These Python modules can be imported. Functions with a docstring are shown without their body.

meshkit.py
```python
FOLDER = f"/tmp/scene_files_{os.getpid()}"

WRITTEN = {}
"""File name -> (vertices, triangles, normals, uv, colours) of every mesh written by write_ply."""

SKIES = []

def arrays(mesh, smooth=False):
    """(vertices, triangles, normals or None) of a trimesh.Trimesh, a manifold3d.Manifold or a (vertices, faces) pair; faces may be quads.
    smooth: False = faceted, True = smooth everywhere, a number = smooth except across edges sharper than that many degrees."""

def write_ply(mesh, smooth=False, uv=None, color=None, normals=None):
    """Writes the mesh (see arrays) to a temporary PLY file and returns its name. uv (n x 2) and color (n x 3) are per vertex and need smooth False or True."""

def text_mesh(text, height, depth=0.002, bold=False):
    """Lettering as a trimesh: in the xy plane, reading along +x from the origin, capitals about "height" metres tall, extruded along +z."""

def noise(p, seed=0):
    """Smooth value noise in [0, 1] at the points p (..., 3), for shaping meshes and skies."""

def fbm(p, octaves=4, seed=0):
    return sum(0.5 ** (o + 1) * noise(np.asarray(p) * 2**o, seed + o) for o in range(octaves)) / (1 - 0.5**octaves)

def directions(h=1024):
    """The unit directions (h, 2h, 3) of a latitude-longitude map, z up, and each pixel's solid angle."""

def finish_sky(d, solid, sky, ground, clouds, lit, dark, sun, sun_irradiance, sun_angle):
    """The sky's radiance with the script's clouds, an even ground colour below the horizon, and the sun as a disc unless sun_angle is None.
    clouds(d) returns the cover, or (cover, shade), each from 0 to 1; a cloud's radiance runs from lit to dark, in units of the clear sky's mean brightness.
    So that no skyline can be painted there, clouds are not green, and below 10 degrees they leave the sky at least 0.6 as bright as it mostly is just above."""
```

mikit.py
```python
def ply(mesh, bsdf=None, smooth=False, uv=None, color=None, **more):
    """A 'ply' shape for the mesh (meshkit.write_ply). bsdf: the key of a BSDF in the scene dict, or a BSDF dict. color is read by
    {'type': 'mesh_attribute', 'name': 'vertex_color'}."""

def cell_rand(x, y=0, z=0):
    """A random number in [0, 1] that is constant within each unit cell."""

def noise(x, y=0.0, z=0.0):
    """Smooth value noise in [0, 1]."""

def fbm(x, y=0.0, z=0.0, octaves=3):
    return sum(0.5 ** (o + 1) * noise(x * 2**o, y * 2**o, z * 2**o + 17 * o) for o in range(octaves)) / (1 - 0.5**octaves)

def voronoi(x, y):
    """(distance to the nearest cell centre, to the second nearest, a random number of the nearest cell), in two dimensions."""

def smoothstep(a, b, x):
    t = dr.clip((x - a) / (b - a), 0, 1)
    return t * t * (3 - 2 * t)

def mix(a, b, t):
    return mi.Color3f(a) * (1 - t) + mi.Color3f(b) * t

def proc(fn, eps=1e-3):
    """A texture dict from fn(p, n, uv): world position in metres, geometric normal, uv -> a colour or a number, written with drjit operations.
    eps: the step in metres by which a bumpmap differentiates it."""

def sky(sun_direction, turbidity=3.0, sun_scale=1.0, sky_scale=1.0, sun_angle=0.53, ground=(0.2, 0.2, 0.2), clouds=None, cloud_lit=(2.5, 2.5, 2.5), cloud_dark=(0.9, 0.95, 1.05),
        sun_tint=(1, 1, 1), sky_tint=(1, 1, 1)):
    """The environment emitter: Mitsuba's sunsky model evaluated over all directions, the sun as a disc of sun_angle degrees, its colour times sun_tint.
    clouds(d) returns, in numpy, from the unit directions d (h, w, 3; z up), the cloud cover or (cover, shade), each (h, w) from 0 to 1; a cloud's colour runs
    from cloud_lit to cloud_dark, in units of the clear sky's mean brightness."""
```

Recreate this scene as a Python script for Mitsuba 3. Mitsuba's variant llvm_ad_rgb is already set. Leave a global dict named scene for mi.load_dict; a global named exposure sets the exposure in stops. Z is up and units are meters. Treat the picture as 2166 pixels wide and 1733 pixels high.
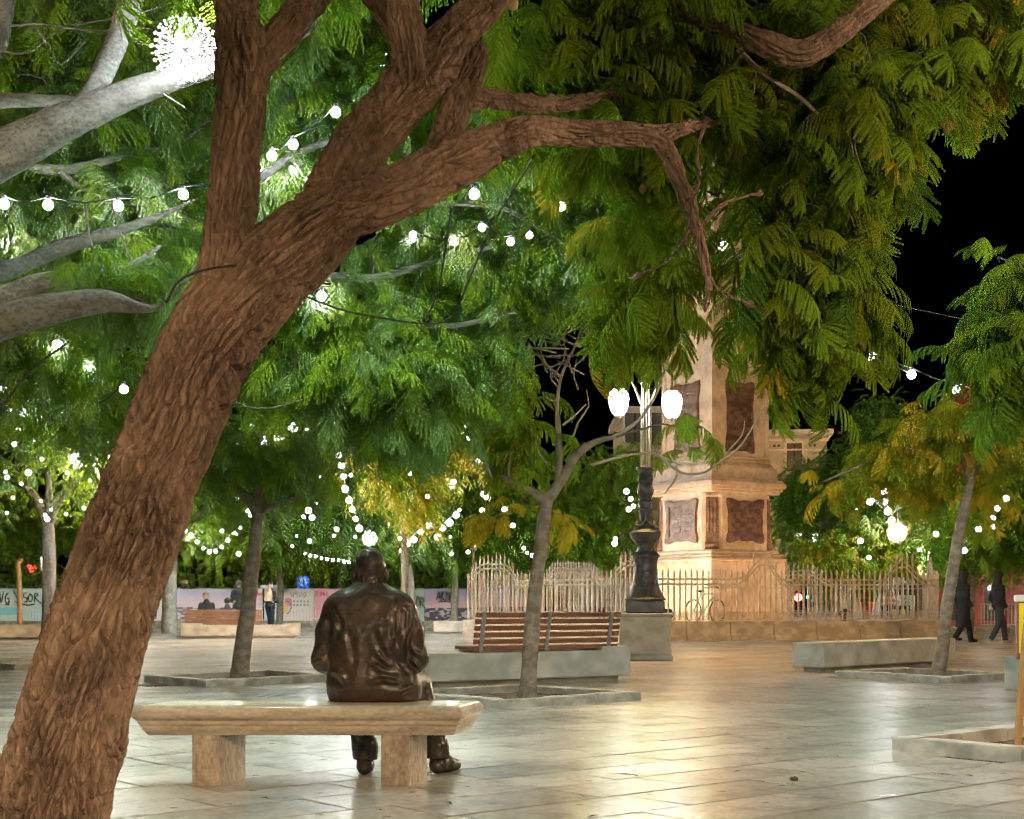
import math, numpy as np, trimesh, mitsuba as mi, drjit as dr, mikit, meshkit
from mikit import proc, noise, fbm, smoothstep, mix, voronoi
from meshkit import text_mesh
T = mi.ScalarTransform4f
scene, labels, counts = {}, {}, {}
PI = math.pi

# ------------------------------------------------------------------ camera, night sky, exposure
CAMH, FPX, CX, HY = 1.0, 3000.0, 1083.0, 1277.0     # eye height, focal length and horizon of the photograph in its own pixels
scene['camera'] = {'type': 'perspective', 'fov': 2 * math.degrees(math.atan(1083 / FPX)), 'fov_axis': 'x', 'near_clip': 0.05, 'far_clip': 600,
                   'principal_point_offset_y': -(HY - 866.5) / 1733.0,
                   'to_world': T().look_at(origin=[0, 0, CAMH], target=[0, 10, CAMH], up=[0, 0, 1])}
scene['night_sky'] = {**mikit.sky([0.3, -0.9, 0.12], turbidity=3, sun_scale=0.0, sky_scale=0.0004, sky_tint=(0.8, 0.9, 1.0)), 'sampling_weight': 3.0}
exposure = 0.0
WARM, WARM_NEAR, LED, FLOOD = (1.0, 0.56, 0.20), (1.0, 0.75, 0.51), (0.76, 0.97, 0.95), (1.0, 0.55, 0.28)
LANTERN_L, NEAR_L, BULB_L, BALL_L, FLOOD_L = 640.0, 800.0, 1700.0, 46.0, 850.0


def at(px, py, Y):
    """the point at distance Y that the photograph shows at (px, py)"""
    return np.array([(px - CX) / FPX * Y, Y, CAMH - (py - HY) / FPX * Y])


def gnd(px, py):
    Y = FPX * CAMH / (py - HY)
    return np.array([(px - CX) / FPX * Y, Y, 0.0])


# ------------------------------------------------------------------ registering things and parts
def uniq(k):
    n = counts.get(k, 0)
    counts[k] = n + 1
    return k if n == 0 else f'{k}_{n:03d}'


def thing(name, label=None, cat=None, group=None, kind=None):
    k = uniq(name)
    labels[k] = {a: b for a, b in (('label', label), ('category', cat), ('group', group), ('kind', kind)) if b}
    return k


def part(parent, name, mesh, bsdf, smooth=False, kind=None, label=None, emit=None, weight=1.0, **more):
    k = uniq(f'{parent}__{name}')
    d = mikit.ply(mesh, bsdf, smooth=smooth, **more)
    if emit is not None:
        d['emitter'] = {'type': 'area', 'radiance': {'type': 'rgb', 'value': [float(x) for x in emit]}, 'sampling_weight': float(weight)}
    scene[k] = d
    if kind or label:
        labels[k] = {a: b for a, b in (('kind', kind), ('label', label)) if b}
    return k


def single(name, mesh, bsdf, label=None, cat=None, group=None, kind=None, smooth=False, **more):
    k = thing(name, label, cat, group, kind)
    scene[k] = mikit.ply(mesh, bsdf, smooth=smooth, **more)
    return k


# ------------------------------------------------------------------ mesh helpers
cat_ = trimesh.util.concatenate


def box(c, s, rz=0.0, bevel=0.0):
    s = np.asarray(s, float)
    if bevel > 0:
        b = min(bevel, s.min() * 0.45)
        h = s / 2
        pts = []
        for sx in (-1, 1):
            for sy in (-1, 1):
                for sz in (-1, 1):
                    pts += [[sx * (h[0] - b), sy * (h[1] - b), sz * h[2]], [sx * (h[0] - b), sy * h[1], sz * (h[2] - b)], [sx * h[0], sy * (h[1] - b), sz * (h[2] - b)]]
        m = trimesh.convex.convex_hull(np.array(pts))
    else:
        m = trimesh.creation.box(s)
    if rz:
        m.apply_transform(trimesh.transformations.rotation_matrix(rz, [0, 0, 1]))
    m.apply_translation(c)
    return m


def lathe(prof, sides=24, c=(0, 0, 0), rz=0.0):
    """prof: (radius, z) rows from bottom to top"""
    p = np.array(prof, float)
    a = np.arange(sides) * 2 * PI / sides + rz
    v = np.stack([p[:, None, 0] * np.cos(a), p[:, None, 0] * np.sin(a), np.repeat(p[:, 1:2], sides, 1)], -1).reshape(-1, 3)
    i, j = np.meshgrid(np.arange(len(p) - 1), np.arange(sides), indexing='ij')
    q = np.stack([i * sides + j, i * sides + (j + 1) % sides, (i + 1) * sides + (j + 1) % sides, (i + 1) * sides + j], -1).reshape(-1, 4)
    f = np.vstack([q[:, [0, 1, 2]], q[:, [0, 2, 3]]])
    n = len(v)
    v = np.vstack([v, [[0, 0, p[0, 1]], [0, 0, p[-1, 1]]]])
    k = np.arange(sides)
    f = np.vstack([f, np.stack([(k + 1) % sides, k, k * 0 + n], 1)])
    top = (len(p) - 1) * sides
    f = np.vstack([f, np.stack([top + k, top + (k + 1) % sides, k * 0 + n + 1], 1)])
    m = trimesh.Trimesh(v, f, process=False)
    m.apply_translation(c)
    return m


def spline(P, R=None, step=0.05):
    """Catmull-Rom through the rows of P, resampled about every step metres; returns points and radii"""
    P = np.asarray(P, float)
    R = np.ones(len(P)) if R is None else np.asarray(R, float)
    Q = np.column_stack([P, R])
    Q = np.vstack([2 * Q[0] - Q[1], Q, 2 * Q[-1] - Q[-2]])
    out = []
    for k in range(1, len(Q) - 2):
        n = max(2, int(np.linalg.norm(Q[k + 1, :3] - Q[k, :3]) / step))
        t = np.arange(n)[:, None] / n
        a, b, c, d = Q[k - 1], Q[k], Q[k + 1], Q[k + 2]
        out.append(0.5 * (2 * b + (c - a) * t + (2 * a - 5 * b + 4 * c - d) * t ** 2 + (3 * b - a - 3 * c + d) * t ** 3))
    out = np.vstack(out + [Q[-2:-1]])
    return out[:, :3], np.maximum(out[:, 3], 1e-4)


def tube(P, R, sides=8, step=0.05, disp=None, caps=True):
    """a limb: swept tube with parallel-transported rings; disp(along, round vector, radius) -> outward displacement"""
    p, r = spline(P, R, step)
    t = np.gradient(p, axis=0)
    t /= np.linalg.norm(t, axis=1, keepdims=True) + 1e-12
    a = np.cross(t[0], [0, 0, 1.0] if abs(t[0, 2]) < 0.9 else [1.0, 0, 0])
    A = []
    for k in range(len(p)):
        a = a - t[k] * (a @ t[k])
        a /= np.linalg.norm(a)
        A.append(a)
    A = np.array(A)
    B = np.cross(t, A)
    ang = np.arange(sides) * 2 * PI / sides
    ring = np.cos(ang)[None, :, None] * A[:, None] + np.sin(ang)[None, :, None] * B[:, None]
    rr = np.repeat(r[:, None], sides, 1)
    if disp is not None:
        s = np.concatenate([[0], np.cumsum(np.linalg.norm(np.diff(p, axis=0), axis=1))])
        loc = np.stack([np.cos(ang)[None] * r[:, None], np.sin(ang)[None] * r[:, None], np.repeat(s[:, None], sides, 1)], -1)
        rr = rr + disp(loc, rr)
    v = (p[:, None] + ring * rr[..., None]).reshape(-1, 3)
    i, j = np.meshgrid(np.arange(len(p) - 1), np.arange(sides), indexing='ij')
    q = np.stack([i * sides + j, i * sides + (j + 1) % sides, (i + 1) * sides + (j + 1) % sides, (i + 1) * sides + j], -1).reshape(-1, 4)
    f = [q[:, [0, 1, 2]], q[:, [0, 2, 3]]]
    if caps:
        n, k = len(v), np.arange(sides)
        v = np.vstack([v, p[:1], p[-1:]])
        top = (len(p) - 1) * sides
        f += [np.stack([(k + 1) % sides, k, k * 0 + n], 1), np.stack([top + k, top + (k + 1) % sides, k * 0 + n + 1], 1)]
    return trimesh.Trimesh(v, np.vstack(f), process=False)


def prism(poly, z0, z1):
    """polygon rows (x, y) counter-clockwise, extruded from z0 to z1"""
    from shapely.geometry import Polygon
    m = trimesh.creation.extrude_polygon(Polygon(poly), z1 - z0, engine='earcut')
    m.apply_translation([0, 0, z0])
    return m


def place(m, M):
    m = m.copy()
    m.apply_transform(M)
    return m


def mat(loc=(0, 0, 0), rz=0.0, s=1.0):
    M = trimesh.transformations.rotation_matrix(rz, [0, 0, 1])
    M[:3, :3] *= s
    M[:3, 3] = loc
    return M


def vor3(p):
    """distances to the nearest and second nearest cell centre, and the nearest cell's random number"""
    p = np.asarray(p, float)
    i0 = np.floor(p).astype(np.int64)
    f1, f2, w = np.full(len(p), 9.0), np.full(len(p), 9.0), np.zeros(len(p))

    def h(c, s):
        x = (c[:, 0] * 374761393 + c[:, 1] * 668265263 + c[:, 2] * 2147483647 + s * 144665) & 0xFFFFFFFF
        x = ((x ^ (x >> 13)) * 1274126177) & 0xFFFFFFFF
        return ((x ^ (x >> 16)) & 0xFFFFFF) / 16777215.0
    for o in np.ndindex(3, 3, 3):
        c = i0 + np.array(o) - 1
        d = np.sqrt(sum((c[:, k] + h(c, k) - p[:, k]) ** 2 for k in range(3)))
        near = d < f1
        f2 = np.where(near, f1, np.minimum(f2, d))
        w = np.where(near, h(c, 7), w)
        f1 = np.where(near, d, f1)
    return f1, f2, w


# ---- implicit bodies: smooth unions of capsules and ellipsoids, meshed by surface nets
def cap(a, b, ra, rb=None):
    a, b = np.asarray(a, float), np.asarray(b, float)
    rb = ra if rb is None else rb

    def f(p):
        d = b - a
        t = np.clip((p - a) @ d / max(d @ d, 1e-12), 0, 1)
        return np.linalg.norm(p - a - t[:, None] * d, axis=1) - (ra + (rb - ra) * t)
    return f


def ell(c, r):
    c, r = np.asarray(c, float), np.asarray(r, float)

    def f(p):
        q = (p - c) / r
        k0 = np.linalg.norm(q, axis=1)
        return k0 * (k0 - 1) / (np.linalg.norm(q / r, axis=1) + 1e-9)
    return f


def union(fs, k=0.03):
    def f(p):
        d = fs[0](p)
        for g in fs[1:]:
            e = g(p)
            h = np.clip(0.5 + 0.5 * (e - d) / k, 0, 1)
            d = e + (d - e) * h - k * h * (1 - h)
        return d
    return f


def net(f, lo, hi, h, smooth=3):
    ax = [np.arange(l, u + h, h) for l, u in zip(lo, hi)]
    G = np.stack(np.meshgrid(*ax, indexing='ij'), -1)
    n = G.shape[:3]
    ci = [np.minimum((np.arange(k) + 1) // 3, (k - 1) // 3) for k in n]            # every third sample first, then only near the surface
    co = f(G[::3, ::3, ::3].reshape(-1, 3)).reshape([(k - 1) // 3 + 1 for k in n])
    V = co[np.ix_(*ci)]
    close = np.abs(V) < h * 3.4
    V[close] = f(G[close])
    acc, cnt = np.zeros((n[0] - 1, n[1] - 1, n[2] - 1, 3)), np.zeros((n[0] - 1, n[1] - 1, n[2] - 1))
    crossings = []
    for axis in range(3):
        lo_s, hi_s = [slice(None)] * 3, [slice(None)] * 3
        lo_s[axis], hi_s[axis] = slice(0, n[axis] - 1), slice(1, n[axis])
        a, b = V[tuple(lo_s)], V[tuple(hi_s)]
        cross = (a < 0) != (b < 0)
        t = np.where(cross, a / np.where(cross, a - b, 1), 0)
        pos = G[tuple(lo_s)].copy()
        pos[..., axis] += t * h
        pos *= cross[..., None]
        o1, o2 = [k for k in range(3) if k != axis]
        for du in (0, 1):
            for dv in (0, 1):
                s = [slice(None)] * 3
                s[o1], s[o2] = slice(du, du + n[o1] - 1), slice(dv, dv + n[o2] - 1)
                acc += pos[tuple(s)]
                cnt += cross[tuple(s)]
        crossings.append((cross, a < 0, o1, o2))
    used = cnt > 0
    idx = np.full(cnt.shape, -1)
    idx[used] = np.arange(used.sum())
    v = acc[used] / cnt[used][:, None]
    faces = []
    for axis, (cross, ins, o1, o2) in enumerate(crossings):
        e = np.argwhere(cross)
        e = e[(e[:, o1] > 0) & (e[:, o2] > 0) & (e[:, o1] < n[o1] - 1) & (e[:, o2] < n[o2] - 1)]
        s = ins[tuple(e.T)]

        def cell(d1, d2):
            c = e.copy()
            c[:, o1] -= d1
            c[:, o2] -= d2
            return idx[tuple(c.T)]
        q = np.stack([cell(1, 1), cell(0, 1), cell(0, 0), cell(1, 0)], 1)
        if axis == 1:
            s = ~s
        q = np.where(s[:, None], q, q[:, ::-1])
        faces += [q[:, [0, 1, 2]], q[:, [0, 2, 3]]]
    m = trimesh.Trimesh(v, np.vstack(faces), process=False)
    if smooth:
        trimesh.smoothing.filter_taubin(m, lamb=0.5, nu=0.52, iterations=smooth)
    return m


# ------------------------------------------------------------------ materials
def rgb(*c):
    return {'type': 'rgb', 'value': [float(x) for x in c]}


def principled(name, color, rough=0.6, metal=0.0, spec=0.5, bump=None, bscale=0.001, **more):
    b = {'type': 'principled', 'base_color': color if isinstance(color, dict) else rgb(*color), 'roughness': rough, 'metallic': metal, 'specular': spec, **more}
    if bump is not None:
        b = {'type': 'bumpmap', 'tex': bump, 'scale': bscale, 'bsdf': b}
    scene[name] = {'type': 'twosided', 'bsdf': b}
    return name


def leafmat(name, color, trans=0.7):
    scene[name] = {'type': 'principledthin', 'base_color': rgb(*color), 'roughness': 0.75, 'diff_trans': trans, 'spec_trans': 0.0, 'eta': 1.25}


def speckle(a, b, s, o=3, lo=0.3, hi=0.7):
    return proc(lambda p, n, uv: mix(a, b, smoothstep(lo, hi, fbm(p.x * s, p.y * s, p.z * s, o))))


def paving_color(p, n, uv):
    big = fbm(p.x * 0.7, p.y * 0.7, 3.1, 4)
    fine = fbm(p.x * 34, p.y * 34, p.z * 34, 3)
    vein = smoothstep(0.47, 0.5, fbm(p.x * 3.1, p.y * 3.1, uv.x * 40, 4)) * smoothstep(0.53, 0.5, fbm(p.x * 3.1, p.y * 3.1, uv.x * 40, 4))
    c = mix((0.19, 0.166, 0.136), (0.33, 0.29, 0.238), smoothstep(0.25, 0.75, big * 0.45 + uv.x * 0.3 + fine * 0.25))
    stain = smoothstep(0.60, 0.72, fbm(p.x * 1.9 + 7, p.y * 1.9, 0.7, 4))
    f1, f2, k = voronoi(p.x * 2.3, p.y * 2.3)
    gum = smoothstep(0.075, 0.05, f1 + 0.03 * noise(p.x * 60, p.y * 60, 1.0)) * smoothstep(0.45, 0.5, k)
    grime = smoothstep(0.52, 0.75, fbm(p.x * 5.2, p.y * 5.2, 9.0, 4))
    return c * (1 - 0.12 * vein) * (1 - 0.25 * stain) * (1 - 0.22 * grime) * (1 - 0.55 * gum)


principled('mat_paving', proc(paving_color), rough=proc(lambda p, n, uv: 0.10 + 0.24 * fbm(p.x * 2.3, p.y * 2.3, 0.5, 4)), spec=0.28,
           bump=proc(lambda p, n, uv: fbm(p.x * 9, p.y * 9, 0.0, 3) * 1.0 + 0.3 * fbm(p.x * 42, p.y * 42, 5.0, 2), eps=0.004), bscale=0.0034)
principled('mat_joint', (0.03, 0.028, 0.026), 0.9)
principled('mat_ground', (0.08, 0.075, 0.07), 0.9)
principled('mat_soil', speckle((0.05, 0.035, 0.022), (0.12, 0.085, 0.055), 14), 0.95)
principled('mat_bark', proc(lambda p, n, uv: mix((0.068, 0.044, 0.030), (0.325, 0.212, 0.138), smoothstep(0.22, 0.78, 0.5 * fbm(p.x * 6, p.y * 6, p.z * 3, 4) + 0.5 * fbm(p.x * 75 + p.z * 20, p.y * 75, p.z * 16, 3)))), 0.85, spec=0.25)
principled('mat_bark_grey', proc(lambda p, n, uv: mix((0.10, 0.098, 0.082), (0.25, 0.245, 0.21), smoothstep(0.3, 0.7, 0.5 * fbm(p.x * 9, p.y * 9, p.z * 9, 3) + 0.5 * fbm(p.x * 60, p.y * 60, p.z * 60, 3)))), 0.85, spec=0.25,
           bump=proc(lambda p, n, uv: fbm(p.x * 40, p.y * 40, p.z * 40, 3), eps=0.004), bscale=0.012)
principled('mat_bark_young', speckle((0.15, 0.12, 0.088), (0.25, 0.21, 0.16), 16, 4), 0.85, spec=0.2)
principled('mat_twig', (0.10, 0.085, 0.065), 0.85, spec=0.2)
principled('mat_twig_pale', (0.34, 0.28, 0.21), 0.8, spec=0.2)
leafmat('leaf_mid', (0.140, 0.235, 0.018))
leafmat('leaf_deep', (0.075, 0.150, 0.018))
leafmat('leaf_olive', (0.145, 0.200, 0.014))
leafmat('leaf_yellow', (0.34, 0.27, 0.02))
leafmat('leaf_cool', (0.120, 0.205, 0.055))
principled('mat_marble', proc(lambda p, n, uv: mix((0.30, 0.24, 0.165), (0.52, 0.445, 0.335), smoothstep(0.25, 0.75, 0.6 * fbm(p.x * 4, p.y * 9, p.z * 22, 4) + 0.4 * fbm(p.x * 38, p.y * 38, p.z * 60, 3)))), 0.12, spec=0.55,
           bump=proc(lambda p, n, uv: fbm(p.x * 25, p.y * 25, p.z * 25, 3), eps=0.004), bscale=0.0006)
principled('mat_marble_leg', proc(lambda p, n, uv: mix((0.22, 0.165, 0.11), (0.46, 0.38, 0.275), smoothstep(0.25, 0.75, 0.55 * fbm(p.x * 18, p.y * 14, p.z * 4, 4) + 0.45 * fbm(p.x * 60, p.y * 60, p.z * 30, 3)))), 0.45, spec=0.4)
principled('mat_bronze', proc(lambda p, n, uv: mix((0.017, 0.012, 0.008), (0.060, 0.034, 0.016), smoothstep(0.3, 0.72, 0.65 * fbm(p.x * 6, p.y * 6, p.z * 6, 3) + 0.35 * fbm(p.x * 55, p.y * 55, p.z * 55, 2)))), 0.32, metal=0.38, spec=0.7, clearcoat=0.3, clearcoat_gloss=0.85,
           bump=proc(lambda p, n, uv: fbm(p.x * 60, p.y * 60, p.z * 60, 3), eps=0.003), bscale=0.0015)
principled('mat_concrete', speckle((0.32, 0.33, 0.28), (0.48, 0.48, 0.42), 5, 5, 0.25, 0.75), 0.7, spec=0.3)
principled('mat_limestone', speckle((0.37, 0.30, 0.21), (0.56, 0.47, 0.345), 4, 5), 0.75, spec=0.3)
principled('mat_kerb', speckle((0.24, 0.23, 0.19), (0.42, 0.40, 0.34), 7, 4), 0.7, spec=0.3)
principled('mat_slat', proc(lambda p, n, uv: mix((0.13, 0.045, 0.022), (0.24, 0.095, 0.045), fbm(p.x * 4 + p.y * 4, p.z * 70, 0.3, 3))), 0.5)
principled('mat_steel', (0.30, 0.29, 0.27), 0.45, metal=0.5)
principled('mat_iron', speckle((0.045, 0.046, 0.046), (0.085, 0.084, 0.08), 9), 0.42, metal=0.3)
principled('mat_column_paint', (0.26, 0.22, 0.15), 0.4, metal=0.2)
principled('mat_fence', speckle((0.36, 0.29, 0.22), (0.50, 0.42, 0.33), 6), 0.5)
principled('mat_monument', proc(lambda p, n, uv: mix((0.36, 0.265, 0.18), (0.60, 0.49, 0.36), smoothstep(0.2, 0.7, 0.55 * fbm(p.x * 1.3, p.y * 1.3, p.z * 2.2, 4) + 0.45 * fbm(p.x * 9, p.y * 9, p.z * 5, 4)))), 0.75, spec=0.3,
           bump=proc(lambda p, n, uv: fbm(p.x * 6, p.y * 6, p.z * 9, 4), eps=0.01), bscale=0.02)
principled('mat_plaque', speckle((0.095, 0.052, 0.035), (0.20, 0.115, 0.078), 7), 0.5, metal=0.3)
principled('mat_cable', (0.012, 0.012, 0.012), 0.6)
principled('mat_white_paint', (0.72, 0.73, 0.75), 0.5)
principled('mat_blue_white', (0.50, 0.58, 0.75), 0.5)
principled('mat_black', (0.012, 0.012, 0.013), 0.8, spec=0.2)
principled('mat_dark_cloth', (0.010, 0.010, 0.012), 0.9, spec=0.2)
principled('mat_navy_cloth', (0.02, 0.022, 0.03), 0.9, spec=0.2)
principled('mat_cream_cloth', (0.62, 0.52, 0.38), 0.9, spec=0.2)
principled('mat_grey_cloth', (0.20, 0.20, 0.20), 0.9, spec=0.2)
principled('mat_orange_cloth', (0.60, 0.10, 0.035), 0.9, spec=0.2)
principled('mat_khaki', (0.45, 0.38, 0.27), 0.9, spec=0.2)
principled('mat_skin', (0.42, 0.24, 0.16), 0.6)
principled('mat_red_wall', speckle((0.36, 0.075, 0.07), (0.46, 0.11, 0.10), 2), 0.8)
principled('mat_cream_wall', speckle((0.40, 0.32, 0.23), (0.50, 0.41, 0.30), 1.2), 0.85)
principled('mat_trim', (0.58, 0.50, 0.40), 0.8)
principled('mat_shutter', (0.09, 0.07, 0.055), 0.7)
principled('mat_brick', proc(lambda p, n, uv: mix((0.22, 0.075, 0.03), (0.36, 0.14, 0.06), fbm(p.x * 2, p.y * 2, p.z * 9, 3))), 0.9)
principled('mat_window', (0.02, 0.025, 0.03), 0.1, spec=0.6)
principled('mat_yellow', (0.85, 0.66, 0.02), 0.4)
principled('mat_stake', proc(lambda p, n, uv: mix((0.24, 0.12, 0.04), (0.42, 0.24, 0.09), fbm(p.x * 30, p.y * 30, p.z * 3, 3))), 0.75)
principled('mat_pod', (0.24, 0.095, 0.04), 0.7)
principled('mat_seedpod', (0.42, 0.34, 0.16), 0.7)
principled('mat_debris', (0.05, 0.035, 0.02), 0.9)
principled('mat_litter', (0.6, 0.6, 0.58), 0.6)
principled('mat_glow_off', (0.8, 0.8, 0.8), 0.4)
principled('mat_graffiti', (0.015, 0.02, 0.02), 0.6)
principled('mat_red_paint', (0.55, 0.04, 0.08), 0.6)
principled('mat_grey_paint', (0.33, 0.30, 0.30), 0.6)
principled('mat_teal_print', (0.12, 0.55, 0.52), 0.6)
principled('mat_pale_print', (0.75, 0.85, 0.82), 0.6)
principled('mat_mint', proc(lambda p, n, uv: mix((0.30, 0.52, 0.44), (0.42, 0.62, 0.54), fbm(p.x * 0.6, 0.0, p.z * 1.2, 3))), 0.6)
principled('mat_pink', (0.82, 0.23, 0.30), 0.6)
principled('mat_rose', (0.80, 0.50, 0.48), 0.6)
principled('mat_cream_print', (0.80, 0.66, 0.54), 0.6)
principled('mat_sun_print', (0.85, 0.50, 0.10), 0.6)


def sunset_print(p, n, uv):
    """a printed photograph of a town at dusk: lilac sky, pale horizon, dark hills and town"""
    z = p.z / 1.75
    hill = 0.42 + 0.16 * fbm(p.x * 0.55, 1.7, 0.0, 3) - 0.06
    c = mix((0.62, 0.42, 0.50), (0.33, 0.34, 0.58), smoothstep(0.45, 1.0, z))
    town = smoothstep(0.55, 0.62, noise(p.x * 7.0, p.z * 13.0, 4.0))
    g = mix((0.055, 0.05, 0.085), (0.42, 0.38, 0.45), town)
    return mix(g, c, smoothstep(hill - 0.01, hill + 0.01, z))


principled('mat_sunset_print', proc(sunset_print), 0.6)
# ================================================================== SETTING: ground and the stone paving
rng = np.random.default_rng(11)
g = trimesh.Trimesh([[-250, -60, -0.03], [250, -60, -0.03], [250, 420, -0.03], [-250, 420, -0.03]], [[0, 1, 2], [0, 2, 3]], process=False)
single('ground', g, 'mat_ground', kind='structure')
thing('plaza_paving', kind='structure')
DA = math.radians(40.3)
dA, dB = np.array([math.cos(DA), math.sin(DA)]), np.array([-math.sin(DA), math.cos(DA)])
bed = trimesh.Trimesh([[-34, -14, -0.016], [34, -14, -0.016], [34, 66, -0.016], [-34, 66, -0.016]], [[0, 1, 2], [0, 2, 3]], process=False)
scene['plaza_paving'] = mikit.ply(bed, 'mat_joint')


def planter(c0, a1, l1, a2, l2):
    """corner nearest the camera, and two side directions with their lengths"""
    u, w = np.array([math.cos(a1), math.sin(a1)]), np.array([math.cos(a2), math.sin(a2)])
    c0 = np.asarray(c0[:2], float)
    return c0, u, l1, w, l2


PITS = [planter(gnd(1064, 1501), math.radians(43), 1.95, math.radians(131), 1.9), planter(gnd(435, 1454), math.radians(48), 2.0, math.radians(131), 1.6),
        planter(gnd(2010, 1446), math.radians(42), 1.7, math.radians(125), 1.9), planter((3.86, 8.26), math.radians(42), 1.9, math.radians(131), 1.92),
        planter(gnd(30, 1418), math.radians(45), 1.8, math.radians(131), 1.9)]


def in_pit(x, y):
    out = np.zeros(np.shape(x), bool)
    for c0, u, l1, w, l2 in PITS:
        s = np.linalg.solve(np.column_stack([u, w]), np.stack([np.ravel(x) - c0[0], np.ravel(y) - c0[1]]))
        out |= ((s[0] > 0.02) & (s[0] < l1 - 0.02) & (s[1] > 0.02) & (s[1] < l2 - 0.02)).reshape(np.shape(x))
    return out


def slab(t0, t1, s0, s1, tone):
    """one paving slab: a chamfered block, very slightly tilted and uneven in height"""
    gjt, ch = 0.0065, 0.004
    z = -0.0015 * rng.random() + rng.normal(0, 0.0007, 4)
    c = np.array([[t0 + gjt, s0 + gjt], [t1 - gjt, s0 + gjt], [t1 - gjt, s1 - gjt], [t0 + gjt, s1 - gjt]])
    i = np.array([[ch, ch], [-ch, ch], [-ch, -ch], [ch, -ch]])
    top, mid = c + i, c
    v = [[*(p[0] * dA + p[1] * dB), h] for p, h in zip(top, z)] + [[*(p[0] * dA + p[1] * dB), h - 0.003] for p, h in zip(mid, z)] + [[*(p[0] * dA + p[1] * dB), -0.03] for p in mid]
    f = [[0, 1, 2], [0, 2, 3]]
    for k in range(4):
        m = (k + 1) % 4
        for a in (0, 4):
            f += [[a + k, a + 4 + k, a + 4 + m], [a + k, a + 4 + m, a + m]]
    return np.array(v), np.array(f), np.full((12, 2), tone)


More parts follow.
